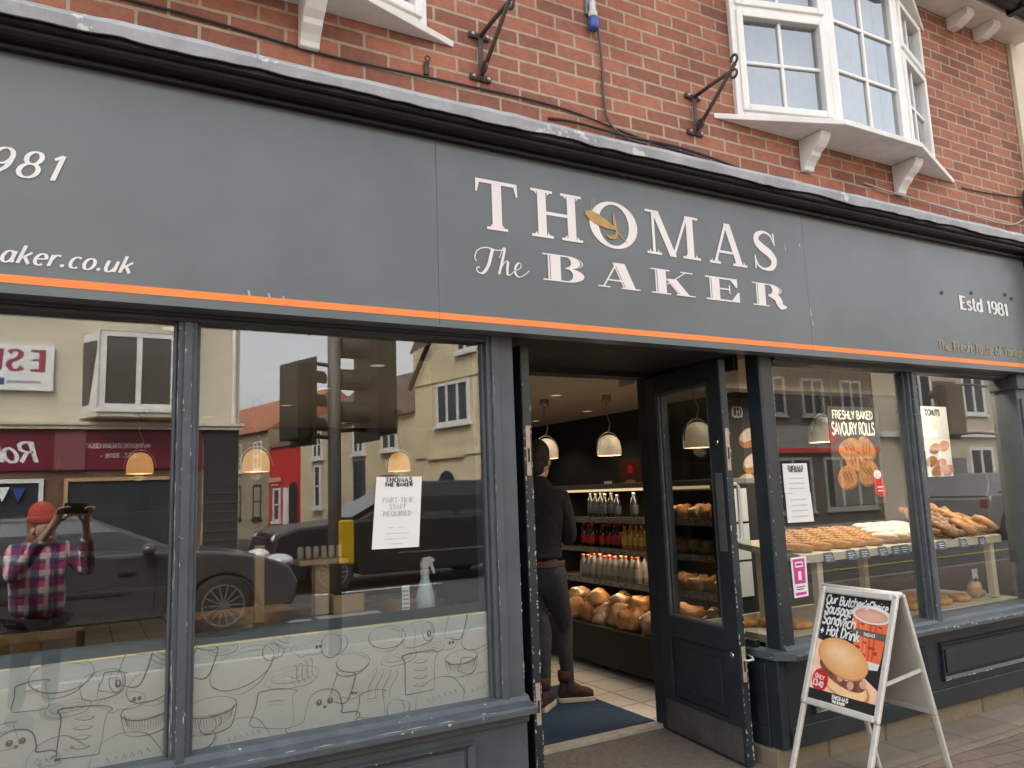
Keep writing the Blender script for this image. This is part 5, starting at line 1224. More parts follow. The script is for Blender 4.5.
PB = mat('poster bun', (.86,.47,.20), .4, (.80,.38,.13), 14, spec=.4); PBL = mat('poster pale bun', (.88,.62,.34), .4, (.84,.52,.24), 14); PBD = mat('poster bun edge', (.62,.28,.10), .4, (.5,.2,.07), 12)
PWOOD = mat('poster board', (.90,.62,.45), .4, (.84,.50,.34), 7); PSAUS = mat('poster sausage', (.30,.11,.07), .4, (.12,.04,.035), 30); PSL = mat('poster sausage end', (.72,.40,.28), .4)
PCUP = mat('poster cup red', (.82,.18,.07), .4, (.74,.13,.05), 9); PTEA = mat('poster tea', (.66,.34,.22), .4, (.6,.3,.2), 6); PGR = mat('poster grey band', (.16,.12,.11), .4)
mb = MB(); pq(mb, [(.0,.44),(.12,.46),(.3,.50),(.55,.60),(.8,.72),(.998,.80),(.998,.903),(.0,.903)], .0006); mb.build('picture_ground', PWOOD, po)
def cv(v): return .150+(v-.185)*.80
mb = MB(); pq(mb, [(.46,cv(.18)),(.99,cv(.20)),(.945,cv(.72)),(.58,cv(.70))], .0010, 0)
for q in range(5): pq(mb, [(.50+.075*q,cv(.22)),(.535+.075*q,cv(.222)),(.62+.055*q,cv(.70)),(.60+.055*q,cv(.70))], .00105, 5 if q < 3 else 6)
pq(mb, [(.495,cv(.355)),(.975,cv(.375)),(.968,cv(.455)),(.505,cv(.435))], .0013, 1); pd(mb, .73,cv(.185),.285,.082,.0016,.06,2); pd(mb, .73,cv(.192),.235,.060,.0019,.06,3); pd(mb, .73,cv(.205),.20,.042,.0020,.06,7)
pq(mb, [(.575,cv(.685)),(.945,cv(.705)),(.93,cv(.775)),(.75,cv(.79)),(.59,cv(.765))], .0013, 2)
for u, v, ru, rv in ((.60,.56,.045,.02),(.64,.63,.05,.02),(.80,.55,.06,.015),(.86,.60,.03,.02),(.70,.64,.035,.022),(.62,.30,.03,.012),(.88,.31,.03,.012),(.76,.29,.05,.01),(.70,.50,.03,.012)): pd(mb, u, cv(v), ru, rv*.8, .0014, .1, 4, 12)
cup = mb.build('cup_picture', [PCUP, PGR, WHT, PTEA, mat('poster cup pattern', (.40,.06,.03), .4), mat('poster cup light', (.88,.27,.13), .4), mat('poster cup deep', (.66,.10,.035), .4), mat('poster tea light', (.78,.46,.33), .4)], po)
mb = MB()
pd(mb, .50,.80,.40,.125,.0022,.28,2); pd(mb, .47,.785,.39,.115,.0025,.28,1)                       # lower half
pd(mb, .45,.72,.37,.10,.0028,.30,3); 
for u, v, r_ in ((.40,.735,.06),(.53,.775,.065),(.66,.785,.06),(.30,.69,.05)): pd(mb, u, v, r_*1.3, r_*.72, .0031, .3, 3)
for u, v, r_ in ((.44,.755,.045),(.60,.80,.05),(.77,.765,.05)): pd(mb, u, v, r_, r_*.75, .0033, .2, 4)
pd(mb, .33,.665,.05,.018,.0034,.5,5); pd(mb, .52,.755,.035,.012,.0034,.3,5)
pd(mb, .43,.585,.395,.165,.0036,.26,2)
for q in range(7): pd(mb, .43-.010*q,.580-.008*q,.385*(1-.13*q),.158*(1-.135*q),.0038+.00012*q,.26,6+q)   # top of the bun
mb.build('sandwich_picture', [PB, PBL, PBD, PSAUS, PSL, WHT]+[mat('poster crust tone %d' % q, tuple(a_+(b2-a_)*q/6 for a_, b2 in zip((.80,.39,.15),(.93,.64,.36))), .4, tuple((a_+(b2-a_)*q/6)*.93 for a_, b2 in zip((.80,.39,.15),(.93,.64,.36))), 22) for q in range(7)], po)
mb = MB(); pd(mb, .145,.815,.125,.105,.0026,0,0,30); mb.build('price_roundel', RED, po)
mb = MB(); pq(mb, [(.0,.904),(1,.904),(1,1),(0,1)], .0028); mb.build('footer_band', BLACKM, po)
def pwrite(mb, s, u, v, size, o, du=1.0, dv=0.0, **kw): write(mb, s, pp(u,v,o), (dU*du+dV*dv).normalized(), -dV, size, nrm=tuple(nO), **kw)
mb = MB()
pwrite(mb, "Our Butcher's", .03,.095,.056, .003, dv=.03, wt=.0080, sx=.80, jitter=.02, slant=.12); pwrite(mb, "Choice", .675,.110,.056, .0008, dv=.03, wt=.0080, sx=.70, slant=.12)
pwrite(mb, 'Sausage', .03,.190,.064, .003, wt=.0095, sx=.76, jitter=.02, slant=.12, dv=.03)
pwrite(mb, 'Sandwich', .025,.292,.064, .003, wt=.0095, sx=.80, jitter=.02, slant=.12, dv=.03)
pwrite(mb, '+ Hot Drink', .015,.390,.064, .003, wt=.0095, sx=.78, jitter=.02, slant=.12, dv=.05)
mb.build('chalk_lettering', WHT, po)
mb = MB(); pwrite(mb, 'ONLY', .065,.80,.026, .0034, wt=.0042, sx=.95, dv=.12); pwrite(mb, '£3.40', .045,.865,.034, .0034, wt=.0060, sx=.84, dv=.12); mb.build('price_lettering', WHT, po)
mb = MB(); pwrite(mb, 'THOMAS', .36,.952,.024, .0034, wt=.0058, thin=.003, sp=.06, serif=.08); pwrite(mb, 'THE BAKER', .375,.984,.015, .0034, wt=.0040, sp=.03); mb.build('footer_lettering', WHT, po)
mb = MB(); pwrite(mb, 'THOMAS', .665,.345,.019, .0022, wt=.0034, sx=.9); mb.build('cup_lettering', WHT, po)
mb = MB()
for q in range(18): pq(mb, [(.18+.036*q,.990),(.18+.036*q+.024,.990),(.18+.036*q+.024,.996),(.18+.036*q,.996)], .0034)
mb.build('small_print', mat('olive print', (.20,.22,.06), .5), po)

# ------------------------------------------------------------------ across the street (seen mirrored in the panes)
CREAMR = mat('cream stucco', (.64,.57,.44), .85, (.56,.50,.385), 1.3, bump=.2, bscale=30)
CREAMY = mat('old cream render', (.68,.57,.37), .85, (.56,.46,.29), 1.1, bump=.25, bscale=20)
BURG = mat('burgundy fascia', (.16,.012,.03), .4, (.13,.01,.025), 3)
DGL = mat('dark window glass', (.03,.035,.04), .08, (.05,.055,.06), 1.5)
SLROOF = brick_mat('pantile roof', (.13,.085,.065), (.10,.07,.055), (.05,.04,.035), .30, .22, .02, 'xz', bump=.8)
ORROOF = mat('orange pantiles', (.36,.13,.06), .85, (.26,.09,.045), 8, bump=.6)
G1 = thing('gelato_shop', 'cream stuccoed building across the street with burgundy gelato fascia, reflected in the left windows', 'building', (-2,-15,0))
YF = -15.0
MB().box(-14,2.98,-22,YF,-.1,9).build('wall', CREAMR, G1)
MB().box(-14.1,3.02,YF,YF+.20,3.08,3.16).box(-14.1,3.06,YF,YF+.24,3.16,3.22).box(-14.1,3.06,YF,YF+.18,5.62,5.75).build('string_course', CREAMR, G1)
MB().box(-14.1,2.2,YF,YF+.05,-.06,2.255).build('shopfront', mat('brown shopfront', (.16,.085,.05), .5, (.10,.05,.03), 3), G1)
MB().box(-13.9,2.2,YF,YF+.10,2.26,3.075).build('fascia', BURG, G1)
MB().box(-.55,-.0,YF+.1,YF+.13,2.26,3.07).build('pilaster', mat('mauve pilaster', (.22,.06,.07), .5), G1)
mb = MB(); write(mb, 'AUTHENTIC ITALIAN GELATO', (1.19,YF+.105,2.70), (-1,0,0), (0,0,1), .125, wt=.022, sx=.86, nrm=(0,1,0)); mb.build('lettering', mat('pale pink lettering', (.62,.45,.42), .5), G1); mb = MB(); write(mb, '- EST. 2016 -', (1.0,YF+.105,2.50), (-1,0,0), (0,0,1), .125, wt=.02, sp=.06, nrm=(0,1,0)); mb.build('lettering', mat('pale pink lettering', (.62,.45,.42), .5), G1)
mb = MB(); write(mb, 'Rob', (-.80,YF+.105,2.42), (-1,0,.02), (0,0,1), .56, wt=.075, thin=.04, slant=.3, nrm=(0,1,0)); mb.build('lettering', WHITEL, G1)
t = thing('wall_sign', 'white sign with burgundy letters on the cream wall across the street', 'sign', (-1.4,YF+.05,3.8))
MB().box(-3.4,-.62,YF+.02,YF+.10,3.84,4.75).build('board', PAPER, t, bevel=.01)
mb = MB(); write(mb, 'ESP', (-.78,YF+.105,4.25), (-1,0,0), (0,0,1), .56, wt=.10, thin=.035, sp=.15, nrm=(0,1,0)); mb.build('lettering', mat('wine lettering', (.32,.02,.07), .5), t)
mb = MB().box(-1.75,-1.45,YF+.1005,YF+.108,3.95,4.08); mb.build('emblem', mat('navy print', (.02,.06,.2), .5), t)
mb = MB()
for q in range(9): mb.box(-1.40+.065*q,-1.35+.065*q,YF+.1005,YF+.106,3.99,4.04)
mb.build('small_print', GREYT, t)
def far_window(parent, x0, x1, z0, z1, y, n=2, fr=.07, m_=None, d=1):
    f = MB().box(x0,x1,y,y+.06*d,z0,z0+fr).box(x0,x1,y,y+.06*d,z1-fr,z1).box(x0,x0+fr,y,y+.06*d,z0+fr,z1-fr).box(x1-fr,x1,y,y+.06*d,z0+fr,z1-fr)
    for i in range(1, n): x = x0+(x1-x0)*i/n; f.box(x-fr/2,x+fr/2,y,y+.055*d,z0+fr,z1-fr)
    f.box(x0-.06,x1+.06,y,y+.10*d,z0-.07,z0-.001)
    w_ = f.build('window', m_ or WHITEP, parent); MB().box(x0+fr*.5,x1-fr*.5,y+.004,y+.02*d,z0+fr*.5,z1-fr*.5).build('pane', DGL, w_)
# bay over the gelato shop
mb = MB().prism([(-.15,YF,3.30),(.18,YF+.62,3.30),(1.62,YF+.62,3.30),(1.95,YF,3.30)], (0,0,.12)).prism([(-.15,YF,5.05),(.18,YF+.62,5.05),(1.62,YF+.62,5.05),(1.95,YF,5.05)], (0,0,.45))
mb.prism([(-.25,YF,5.5),(.12,YF+.74,5.5),(1.68,YF+.74,5.5),(2.05,YF,5.5)], (0,0,.09)); mb.build('bay', CREAMR, G1)
far_window(G1, .20,1.60,3.46,5.04,YF+.56,2,.10)
f = MB().prism([(-.12,YF+.02,3.42),(-.09,YF+.0,3.42),(.20,YF+.56,3.42),(.16,YF+.60,3.42)], (0,0,1.63)).build('window', WHITEP, G1)
MB().prism([(-.10,YF+.10,3.55),(-.095,YF+.10,3.55),(.15,YF+.53,3.55),(.145,YF+.53,3.55)], (-.02,.005,1.3)).build('pane', DGL, f)
# ground floor of the gelato shop
far_window(G1, -5.2,-.70,.5,2.1,YF+.055,2,.08,WHITEP); far_window(G1, -.35,1.9,.5,2.1,YF+.055,1,.07,WOODL)
MB().box(2.25,2.95,YF+.02,YF+.12,-.06,3.05).build('door', mat('black shutter', (.02,.02,.022), .6), G1)
mb = MB()
for q in range(7): mb.box(2.28,2.92,YF+.121,YF+.135,.5+.2*q,.53+.2*q)
mb.build('grille', IRON, G1)
mb = MB()
for q, c_ in enumerate(((.12,.02),(.5,.03))):
    pass
FL = thing('bunting_flag', 'union flag bunting in the gelato shop window across the street', 'bunting', (-1.2,YF+.12,1.4))
mb = MB()
for q in range(4): mb.prism([(-2.0+.26*q,YF+.12,1.95-.03*(q % 2)),(-1.78+.26*q,YF+.12,1.95-.03*(q % 2)),(-1.89+.26*q,YF+.12,1.66)], (0,.01,0), q % 3)
mb.build('flags', [mat('flag blue', (.02,.05,.25), .7), mat('flag red', (.55,.03,.04), .7), PAPER], FL)
far_window(G1, -4.2,-2.6,3.6,5.2,YF+.01,2,.09); far_window(G1, -8.2,-6.2,3.6,5.2,YF+.01,2,.09); far_window(G1, -4.2,-2.6,6.2,7.6,YF+.01,2,.09); far_window(G1, .3,1.7,6.2,7.6,YF+.01,2,.09)
MB().tube([(2.85,YF+.06,9.0),(2.85,YF+.06,.0)], .05, 10).build('rain_pipe', WHITEP, G1)
# side street terrace running away from us
U2 = Vector((-.2277,-.9737,0)); N2 = Vector((-.9737,.2277,0)); P2 = Vector((8.95,-19.38,0))
def T2(s_, o, z): q = P2 + U2*s_ + N2*o; return (q.x, q.y, z)
def tb(mb, s0, s1, o0, o1, z0, z1, m=0):
    return mb.add([T2(s,o,z) for z in (z0,z1) for o in (o0,o1) for s in (s0,s1)], [(0,2,3,1),(4,5,7,6),(0,1,5,4),(1,3,7,5),(3,2,6,7),(2,0,4,6)], m)
def t_window(p, s0, s1, z0, z1, m_=WHITEP, cols=2, fr=.08):
    f = MB(); tb(f,s0,s1,.0,.07,z0,z0+fr); tb(f,s0,s1,.0,.07,z1-fr,z1); tb(f,s0,s0+fr,.0,.07,z0+fr,z1-fr); tb(f,s1-fr,s1,.0,.07,z0+fr,z1-fr)
    for i in range(1, cols): s = s0+(s1-s0)*i/cols; tb(f,s-fr/2,s+fr/2,.0,.065,z0+fr,z1-fr)
    tb(f,s0,s1,.0,.055,(z0+z1)/2-.03,(z0+z1)/2+.03) if cols < 3 else None
    tb(f,s0-.08,s1+.08,.0,.12,z0-.1,z0-.002)
    w_ = f.build('window', m_, p); g_ = MB(); tb(g_,s0+fr*.5,s1-fr*.5,.004,.03,z0+fr*.5,z1-fr*.5); g_.build('pane', DGL, w_)
h = thing('gable_house', 'cream gable fronted house on the side street across the road, reflected beside the pilaster', 'house', T2(-2.2,-2,0))
mb = MB(); tb(mb,-4.5,0,-6,0,-.1,4.9); mb.prism([T2(-4.5,0,4.9),T2(0,0,4.9),T2(-2.6,0,8.0)], tuple(N2*-6)); mb.build('wall', CREAMY, h)
mb = MB()
for a, b2 in ((T2(.12,.12,4.78),T2(-2.6,.12,8.13)),(T2(-4.62,.12,4.78),T2(-2.6,.12,8.13))): mb.beam(a,b2,.16,.06)
mb.build('barge_board', BLACKM, h)
mb = MB(); tb(mb,-4.5,0,0,.04,4.86,4.95); tb(mb,-4.5,0,0,.05,2.62,2.72); tb(mb,-2.4,-.7,0,.08,2.55,2.62); mb.build('string_course', CREAMY, h)
t_window(h,-2.7,-1.16,3.55,4.78,WHITEP,3); t_window(h,-3.0,-2.2,5.6,6.6,WHITEP,2)
dr_ = MB(); pts = [T2(-1.95,.03,.0),T2(-1.95,.03,1.8)]+[T2(-1.55-.4*math.cos(PI*q/10),.03,1.8+.4*math.sin(PI*q/10)) for q in range(11)]+[T2(-1.15,.03,1.8),T2(-1.15,.03,.0)]; dr_.poly(pts); dr_.build('door', mat('navy door', (.02,.025,.05), .4), h)
h = thing('cream_terrace_house', 'cream terraced house with dark tiled roof on the side street, reflected behind the traffic signal', 'house', T2(4,-2,0))
mb = MB(); tb(mb,0.01,7.68,-6,-.02,-.1,4.1); mb.build('wall', CREAMY, h)
MB().prism([T2(.02,.15,4.08),T2(.02,-3,6.2),T2(.02,-6,4.1)], tuple(U2*7.66)).build('roof', SLROOF, h)
t_window(h,3.0,3.65,1.2,2.75,mat('navy window frame', (.03,.05,.12), .5),1); t_window(h,6.0,6.5,1.2,2.75,WHITEP,1); t_window(h,1.0,1.9,3.0,4.0,WHITEP,2); t_window(h,3.0,3.7,3.0,4.0,WHITEP,2); t_window(h,5.9,6.6,3.0,4.0,WHITEP,2)
mb = MB(); tb(mb,.9,1.9,.0,.05,0,2.2); mb.build('door', mat('brown door', (.12,.07,.04), .5), h)
mb = MB(); tb(mb,6.9,7.5,-2.9,-2.3,5.4,7.0); mb.build('chimney', SHELLW, h)
h = thing('red_shop', 'bright red shopfront on the side street across the road, reflected in the middle window', 'shop', T2(9,-2,0))
mb = MB(); tb(mb,7.7,10.3,-6,0,-.1,3.62); mb.build('wall', mat('bright red paint', (.58,.022,.02), .5, (.5,.02,.018), 3), h)
MB().prism([T2(7.72,.1,3.63),T2(7.72,-3,5.2),T2(7.72,-6,3.63)], tuple(U2*2.5)).build('roof', SLROOF, h)
t_window(h,9.3,9.9,.7,2.0,WHITEP,1); mb = MB(); tb(mb,8.6,9.0,.0,.06,-.05,2.0); mb.build('door', PAPER, h)
dk = MB(); pts = [T2(7.85,.03,-.05),T2(7.85,.03,1.9)]+[T2(8.2-.35*math.cos(PI*q/8),.03,1.9+.3*math.sin(PI*q/8)) for q in range(9)]+[T2(8.55,.03,1.9),T2(8.55,.03,-.05)]; dk.poly(pts); dk.build('archway', BLACKM, h)
mb = MB(); tb(mb,9.2,10.2,.05,.09,2.25,2.42); tb(mb,9.4,10.0,.05,.09,2.1,2.17); mb.build('sign_band', mat('pale red band', (.75,.35,.3), .5), h)
h = thing('far_terrace', 'brown stone terrace with orange pantile roof at the far end of the side street', 'house', T2(15,-2,0))
mb = MB(); tb(mb,10.32,22,-6,.05,-.1,4.4); mb.build('wall', mat('tan stone', (.34,.27,.18), .85, (.27,.21,.14), 2), h)
MB().prism([T2(10.34,.2,4.38),T2(10.34,-3,6.4),T2(10.34,-6,4.4)], tuple(U2*11.6)).build('roof', ORROOF, h)
for s_ in (11,13,15,17,19): t_window(h,s_,s_+.8,2.8,4.0,WHITEP,2); t_window(h,s_,s_+.8,.8,2.2,BLACKM,1)
h = thing('end_house', 'tan house with orange roof closing the side street', 'house', (-4,-44,0))
MB().box(-8,5,-50,-43,-.1,4.6).build('wall', MATS['tan stone'], h); MB().prism([(-8,-42.7,4.6),(-8,-50.3,4.6),(-8,-46.5,7.6)], (13,0,0)).build('roof', ORROOF, h)
for x in (-6,-3,0,3): far_window(h, x,x+1.2,1,2.4,-42.99,2); 
# front row further along, reflected in the right windows
def block(name, label, x0, x1, zt, m_, cat='building'):
    h = thing(name, label, cat, ((x0+x1)/2,YF-3,0)); MB().box(x0,x1,YF-7,YF,-.1,zt).build('wall', m_, h)
    MB().prism([(x0,YF+.3,zt),(x0,YF-7.3,zt),(x0,YF-3.5,zt+3)], (x1-x0,0,0)).build('roof', SLROOF, h); return h
h = block('corner_house', 'cream corner house across the street beside the gable house', 9.95,17.98,6.5,CREAMY)
for x in (11,13.5,15.8): far_window(h, x,x+1.2,3.4,5.0,YF+.01,2); far_window(h, x,x+1.2,.8,2.4,YF+.01,2)
STW = mat('dimmed white frames', (.34,.32,.29), .6)  # white frames greyed in colour so their reflection is dimmer
h = block('post_office', 'dark fronted post office across the street with a grey fascia and red stripe', 18.0,25.0,6.8,mat('dark brown render', (.10,.085,.07), .8, (.08,.065,.055), 2), 'shop')
for x in (19.3,21.2,23.2): far_window(h, x,x+1.1,3.7,5.0,YF+.01,2,.10,STW)
MB().box(18.1,24.9,YF+.01,YF+.14,2.45,3.35).build('fascia', mat('grey fascia', (.26,.25,.23), .5), h); MB().box(18.1,24.9,YF+.141,YF+.16,2.45,2.60).build('stripe', RED, h)
mb = MB(); mb.poly([(22.4+.38*math.cos(2*PI*q/24),YF+.165,3.02+.32*math.sin(2*PI*q/24)) for q in range(24)]); mb.build('oval_emblem', RED, h)
far_window(h, 18.6,21.4,.5,2.3,YF+.01,3,.1,STW); far_window(h, 22,24.6,.5,2.3,YF+.01,3,.1,STW)
t = thing('hanging_sign', 'white hanging sign with red oval outside the post office', 'sign', (26.2,YF+.6,3.0))
MB().box(25.75,26.65,YF+.5,YF+.55,2.85,3.85).build('board', PAPER, t); mb = MB(); mb.poly([(26.2+.32*math.cos(2*PI*q/24),YF+.552,3.48+.24*math.sin(2*PI*q/24)) for q in range(24)]); mb.box(25.75,26.65,YF+.551,YF+.556,2.86,3.02); mb.build('oval_emblem', RED, t)
MB().box(26.18,26.22,YF,YF+.62,3.90,3.94).build('arm', BLACKM, t)
h = block('beige_terrace', 'beige rendered terrace across the street reflected in the far right window', 25.02,62,7.0,mat('beige render', (.52,.44,.33), .85, (.46,.39,.29), 1.5))
for x in (27,30.5,34,38,43,48): far_window(h, x,x+1.5,3.9,5.6,YF+.01,2,.12); far_window(h, x,x+1.6,.8,2.6,YF+.01,2,.12)
MB().box(25.1,62,YF+.01,YF+.15,3.0,3.2).build('string_course', WHITEP, h); MB().tube([(26.75,YF+.07,7),(26.75,YF+.07,0)], .08, 8).build('rain_pipe', BLACKM, h)
for x in (29.2,36.3,41): MB().box(x,x+1.0,YF+.01,YF+.06,-.05,2.2).build('door', mat('grey door', (.2,.2,.2), .5), h)

# traffic signals on the kerb
def signal(x, y, label, heads, box=True, pm=None, hm=None):
    t = thing('traffic_signal', label, 'traffic signal', (x,y,GZ))
    PM = mat('grey signal post', (.10,.095,.085), .6); HB = mat('black signal head', (.018,.017,.016), .5)
    MB().lathe([(.062,0),(.062,3.4)], (0,0,0), 16).build('post', pm or PM, t, local=True, smooth=True)
    PM = pm or PM; HB = hm or HB
    for hx, hy, rz, zc, sk in heads:
        m3 = Matrix.Rotation(rz,3,'Z')
        def tr(mb): mb.v = [tuple(m3 @ Vector((p[0]*sk,p[1]*sk,(p[2]-2.43)*sk)) + Vector((hx,hy,zc))) for p in mb.v]; return mb
        hd = tr(MB().box(-.19,.19,-.10,.10,1.98,2.88)).build('signal_head', HB, t, local=True, bevel=.02)
        tr(MB().box(-.26,.26,-.115,-.101,1.92,2.94)).build('backing_board', HB, hd, local=True)
        vz = MB()
        for z in (2.15,2.43,2.71):
            n = 12; vs = []
            for q in range(n+1):
                a = -PI*.15 + PI*1.3*q/n
                for d_ in (-.101,-.36): vs.append((.115*math.cos(a), d_-.0, z+.115*math.sin(a)))
            vz.add(vs, [(2*q,2*q+1,2*q+3,2*q+2) for q in range(n)])
        tr(vz).build('visor', HB, hd, local=True)
    br = MB()
    for hx, hy, rz, zc, sk in heads:
        for z in (zc-.42*sk,zc+.44*sk): br.tube([(0,0,z),(hx*.5,hy*.5,z+.02),(hx,hy,z)], .02, 6)
    br.build('bracket', HB, t, local=True)
    MB().tube([(.0,.0,3.42),(-.10,0,3.36),(-.13,0,3.1),(-.25,.0,2.95)], .022, 8).build('conduit', HB, t, local=True, smooth=True)
    if box: MB().box(.02,.16,-.07,.09,.80,1.20).build('push_button_box', mat('yellow plastic', (.62,.38,.01), .4), t, local=True, bevel=.015)
    return t
signal(2.05,-4.25,'traffic signal post with two black heads and yellow button box, reflected in the middle window',[(-.37,.02,R(70),2.30,.80),(.44,-.02,R(-95),2.50,1.12)])
signal(13.1,-4.25,'traffic signal post on the kerb reflected in the far right window',[(-1.25,.02,R(10),2.43,.9)],False,mat('faded signal post', (.26,.22,.16), .6),mat('faded brown signal head', (.22,.17,.12), .6))

# cars ----------------------------------------------------------------
TYRE = mat('tyre rubber', (.018,.018,.018), .85); RIM = mat('alloy rim', (.45,.45,.46), .3, metal=.8)
LAMP = mat('headlamp glass', (.62,.64,.66), .08, coat=.6); PLATE = mat('number plate', (.7,.7,.66), .4); CGL = mat('car glass', (.02,.022,.024), .08, (.03,.032,.034), 2, spec=.35)
def car(label, loc, rz, paint, L=4.1, H=1.43, W=1.74, kind='hatch', cat='car'):
    t = thing('parked_car' if kind != 'suv' else 'estate_car', label, cat, loc, rz)
    hw = W/2; zb = .93*H/1.43; sc = L/4.1
    fx, rx, wr = 3.30*sc, .72*sc, .325
    nose = [(3.25*sc,.93),(3.72*sc,.83),(4.0*sc,.70),(4.1*sc,.48),(4.05*sc,.24)] if kind != 'suv' else [(3.2*sc,1.02),(3.8*sc,.97),(4.04*sc,.88),(4.1*sc,.5),(4.04*sc,.26)]
    prof = [(0.06,.26),(0,.55),(.03,.86),(.12,.98 if kind != 'suv' else 1.04),(2.75*sc,.98 if kind != 'suv' else 1.06)] + nose
    low = []
    for cx in (fx, rx):
        low += [(cx+.40*math.cos(PI*q/10), .22+max(0,.40*math.sin(PI*q/10))) for q in range(11)]
    kz = min(1.0, H/1.43); prof = [(x, z if z < .5 else .5+(z-.5)*(kz*1.0 if kz == 1 else kz-.06)) for x, z in prof]
    poly = prof + low
    body = MB().prism([(x,-hw,z) for x, z in poly], (0,W,0)).build('body', paint, t, local=True, bevel=.05, seg=3)
    cb = [(.06,zb),(2.98*sc,.97*zb/.93),(2.98*sc,.97*zb/.93),(.06,zb)]
    b0, b1, t0, t1 = .06, 3.0*sc, .42*sc, 2.02*sc; zt = H
    if kind == 'suv': t0 = .30
    def ring(x0, x1, w_, z): return [(x0,-w_,z),(x1,-w_,z),(x1,w_,z),(x0,w_,z)]
    zb2 = .95*kz-.005 if kind != 'suv' else 1.02
    vs = ring(b0,b1,hw-.06,zb2)+ring(t0*.75,t1+.35*sc,hw-.13,(zb2+zt)/2+.05)+ring(t0,t1,hw-.24,zt-.02)+ring(t0+.12,t1-.15,hw-.34,zt)
    fs = []
    for k_ in range(3):
        for q in range(4): a = k_*4+q; b2 = k_*4+(q+1) % 4; fs.append((a,b2,b2+4,a+4))
    fs.append((12,13,14,15))
    MB().add(vs, fs).build('cabin', paint, t, local=True, bevel=.04, seg=3)
    gl = MB()
    for s_ in (-1,1):
        for xa, xb in ((.50*sc,1.42*sc),(1.50*sc,2.55*sc)):
            y0 = hw-.055; y1 = hw-.215
            gl.add([(xa,s_*y0,zb2+.03),(xb,s_*y0,zb2+.03),(min(xb-.05,t1+.12),s_*y1,zt-.10),(xa+.10,s_*y1,zt-.10)], [(0,1,2,3)])
    gl.add([(b1-.02,-hw+.16,zb2+.04),(b1-.02,hw-.16,zb2+.04),(t1+.06,hw-.30,zt-.06),(t1+.06,-hw+.30,zt-.06)], [(0,1,2,3)])
    gl.v = [(x+ (.03 if i >= 16 else 0), y, z+(.03 if i >= 16 else 0)) for i, (x,y,z) in enumerate(gl.v)]
    gl.build('window_glass', CGL, t, local=True)
    for cx in (fx, rx):
        for s_ in (-1,1):
            ym = s_*(hw-.11)
            wl = MB().lathe([(.20,-.10),(.30,-.105),(wr,-.07),(wr,.07),(.30,.105),(.20,.10)], (cx,ym,.275+.02), 28, axis='y').build('wheel', TYRE, t, local=True, smooth=True)
            rm = MB().lathe([(.215,s_*.07),(.225,s_*.108),(.205,s_*.11),(.20,s_*.08)], (cx,ym,.295), 28, axis='y', caps=False)
            rm.lathe([(.045,s_*.06),(.045,s_*.10),(.01,s_*.105)], (cx,ym,.295), 12, axis='y')
            for q in range(14):
                a = 2*PI*q/14; rm.beam((cx+.04*math.cos(a),ym+s_*.095,.295+.04*math.sin(a)),(cx+.21*math.cos(a),ym+s_*.09,.295+.21*math.sin(a)),.018,.02,up=(0,1,0))
            rm.build('rim', RIM, wl, local=True)
    for s_ in (-1,1):
        zf = .70 if kind != 'suv' else .82
        MB().ell((3.93*sc,s_*(hw-.26),zf), (.16,.20,.085), 14, 8, Matrix.Rotation(-s_*.35,3,'Z')).build('headlight', LAMP, t, local=True, smooth=True)
        MB().ell((2.55*sc,s_*(hw+.09),zb2+.08), (.07,.10,.065), 12, 8).build('door_mirror', paint, t, local=True, smooth=True)
        MB().box(.0,.09,s_*(hw-.12)-.09,s_*(hw-.12)+.09,.70,.88).build('tail_light', mat('tail lamp', (.22,.03,.03), .3), t, local=True, bevel=.02)
        MB().box(.9*sc,2.4*sc,s_*(hw+.004)-.006,s_*(hw+.004)+.006,.50,.53).build('side_strip', CERAM, t, local=True)
    dl_ = MB()
    for s_ in (-1,1):
        for xx in (.48*sc,1.46*sc,2.62*sc): dl_.box(xx-.004,xx+.004,s_*hw-.003,s_*hw+.003,.30,zb2-.06)
        for xx in (1.30*sc,2.36*sc): dl_.box(xx-.08,xx+.08,s_*(hw+.012)-.012,s_*(hw+.012)+.012,zb2-.16,zb2-.13)
    dl_.build('door_seam', BLACKM, t, local=True)
    MB().box(4.05*sc,4.12*sc,-.42,.42,.55 if kind != 'suv' else .62,.68 if kind != 'suv' else .84).build('grille', BLACKM, t, local=True, bevel=.01)
    MB().box(4.10*sc,4.13*sc,-.26,.26,.38,.49).build('number_plate', PLATE, t, local=True)
    return t
PG = mat('graphite car paint', (.10,.104,.11), .24, coat=.6, metal=.4); PK_ = mat('black car paint', (.012,.012,.014), .35, coat=.15); PS = mat('silver car paint', (.26,.26,.25), .35, metal=.4, coat=.3)
car('dark graphite hatchback in the road, reflected in the two left windows', (-1.95,-6.90,.117), 0.0, PG, H=1.30)
car('black estate car facing left in the far lane, reflected behind the staff notice', (7.0,-9.6,.117), PI, PK_, L=4.6, H=1.62, W=1.84, kind='suv')
car('silver hatchback reflected in the far right window', (16.6,-7.4,.117), 0.0, PS)
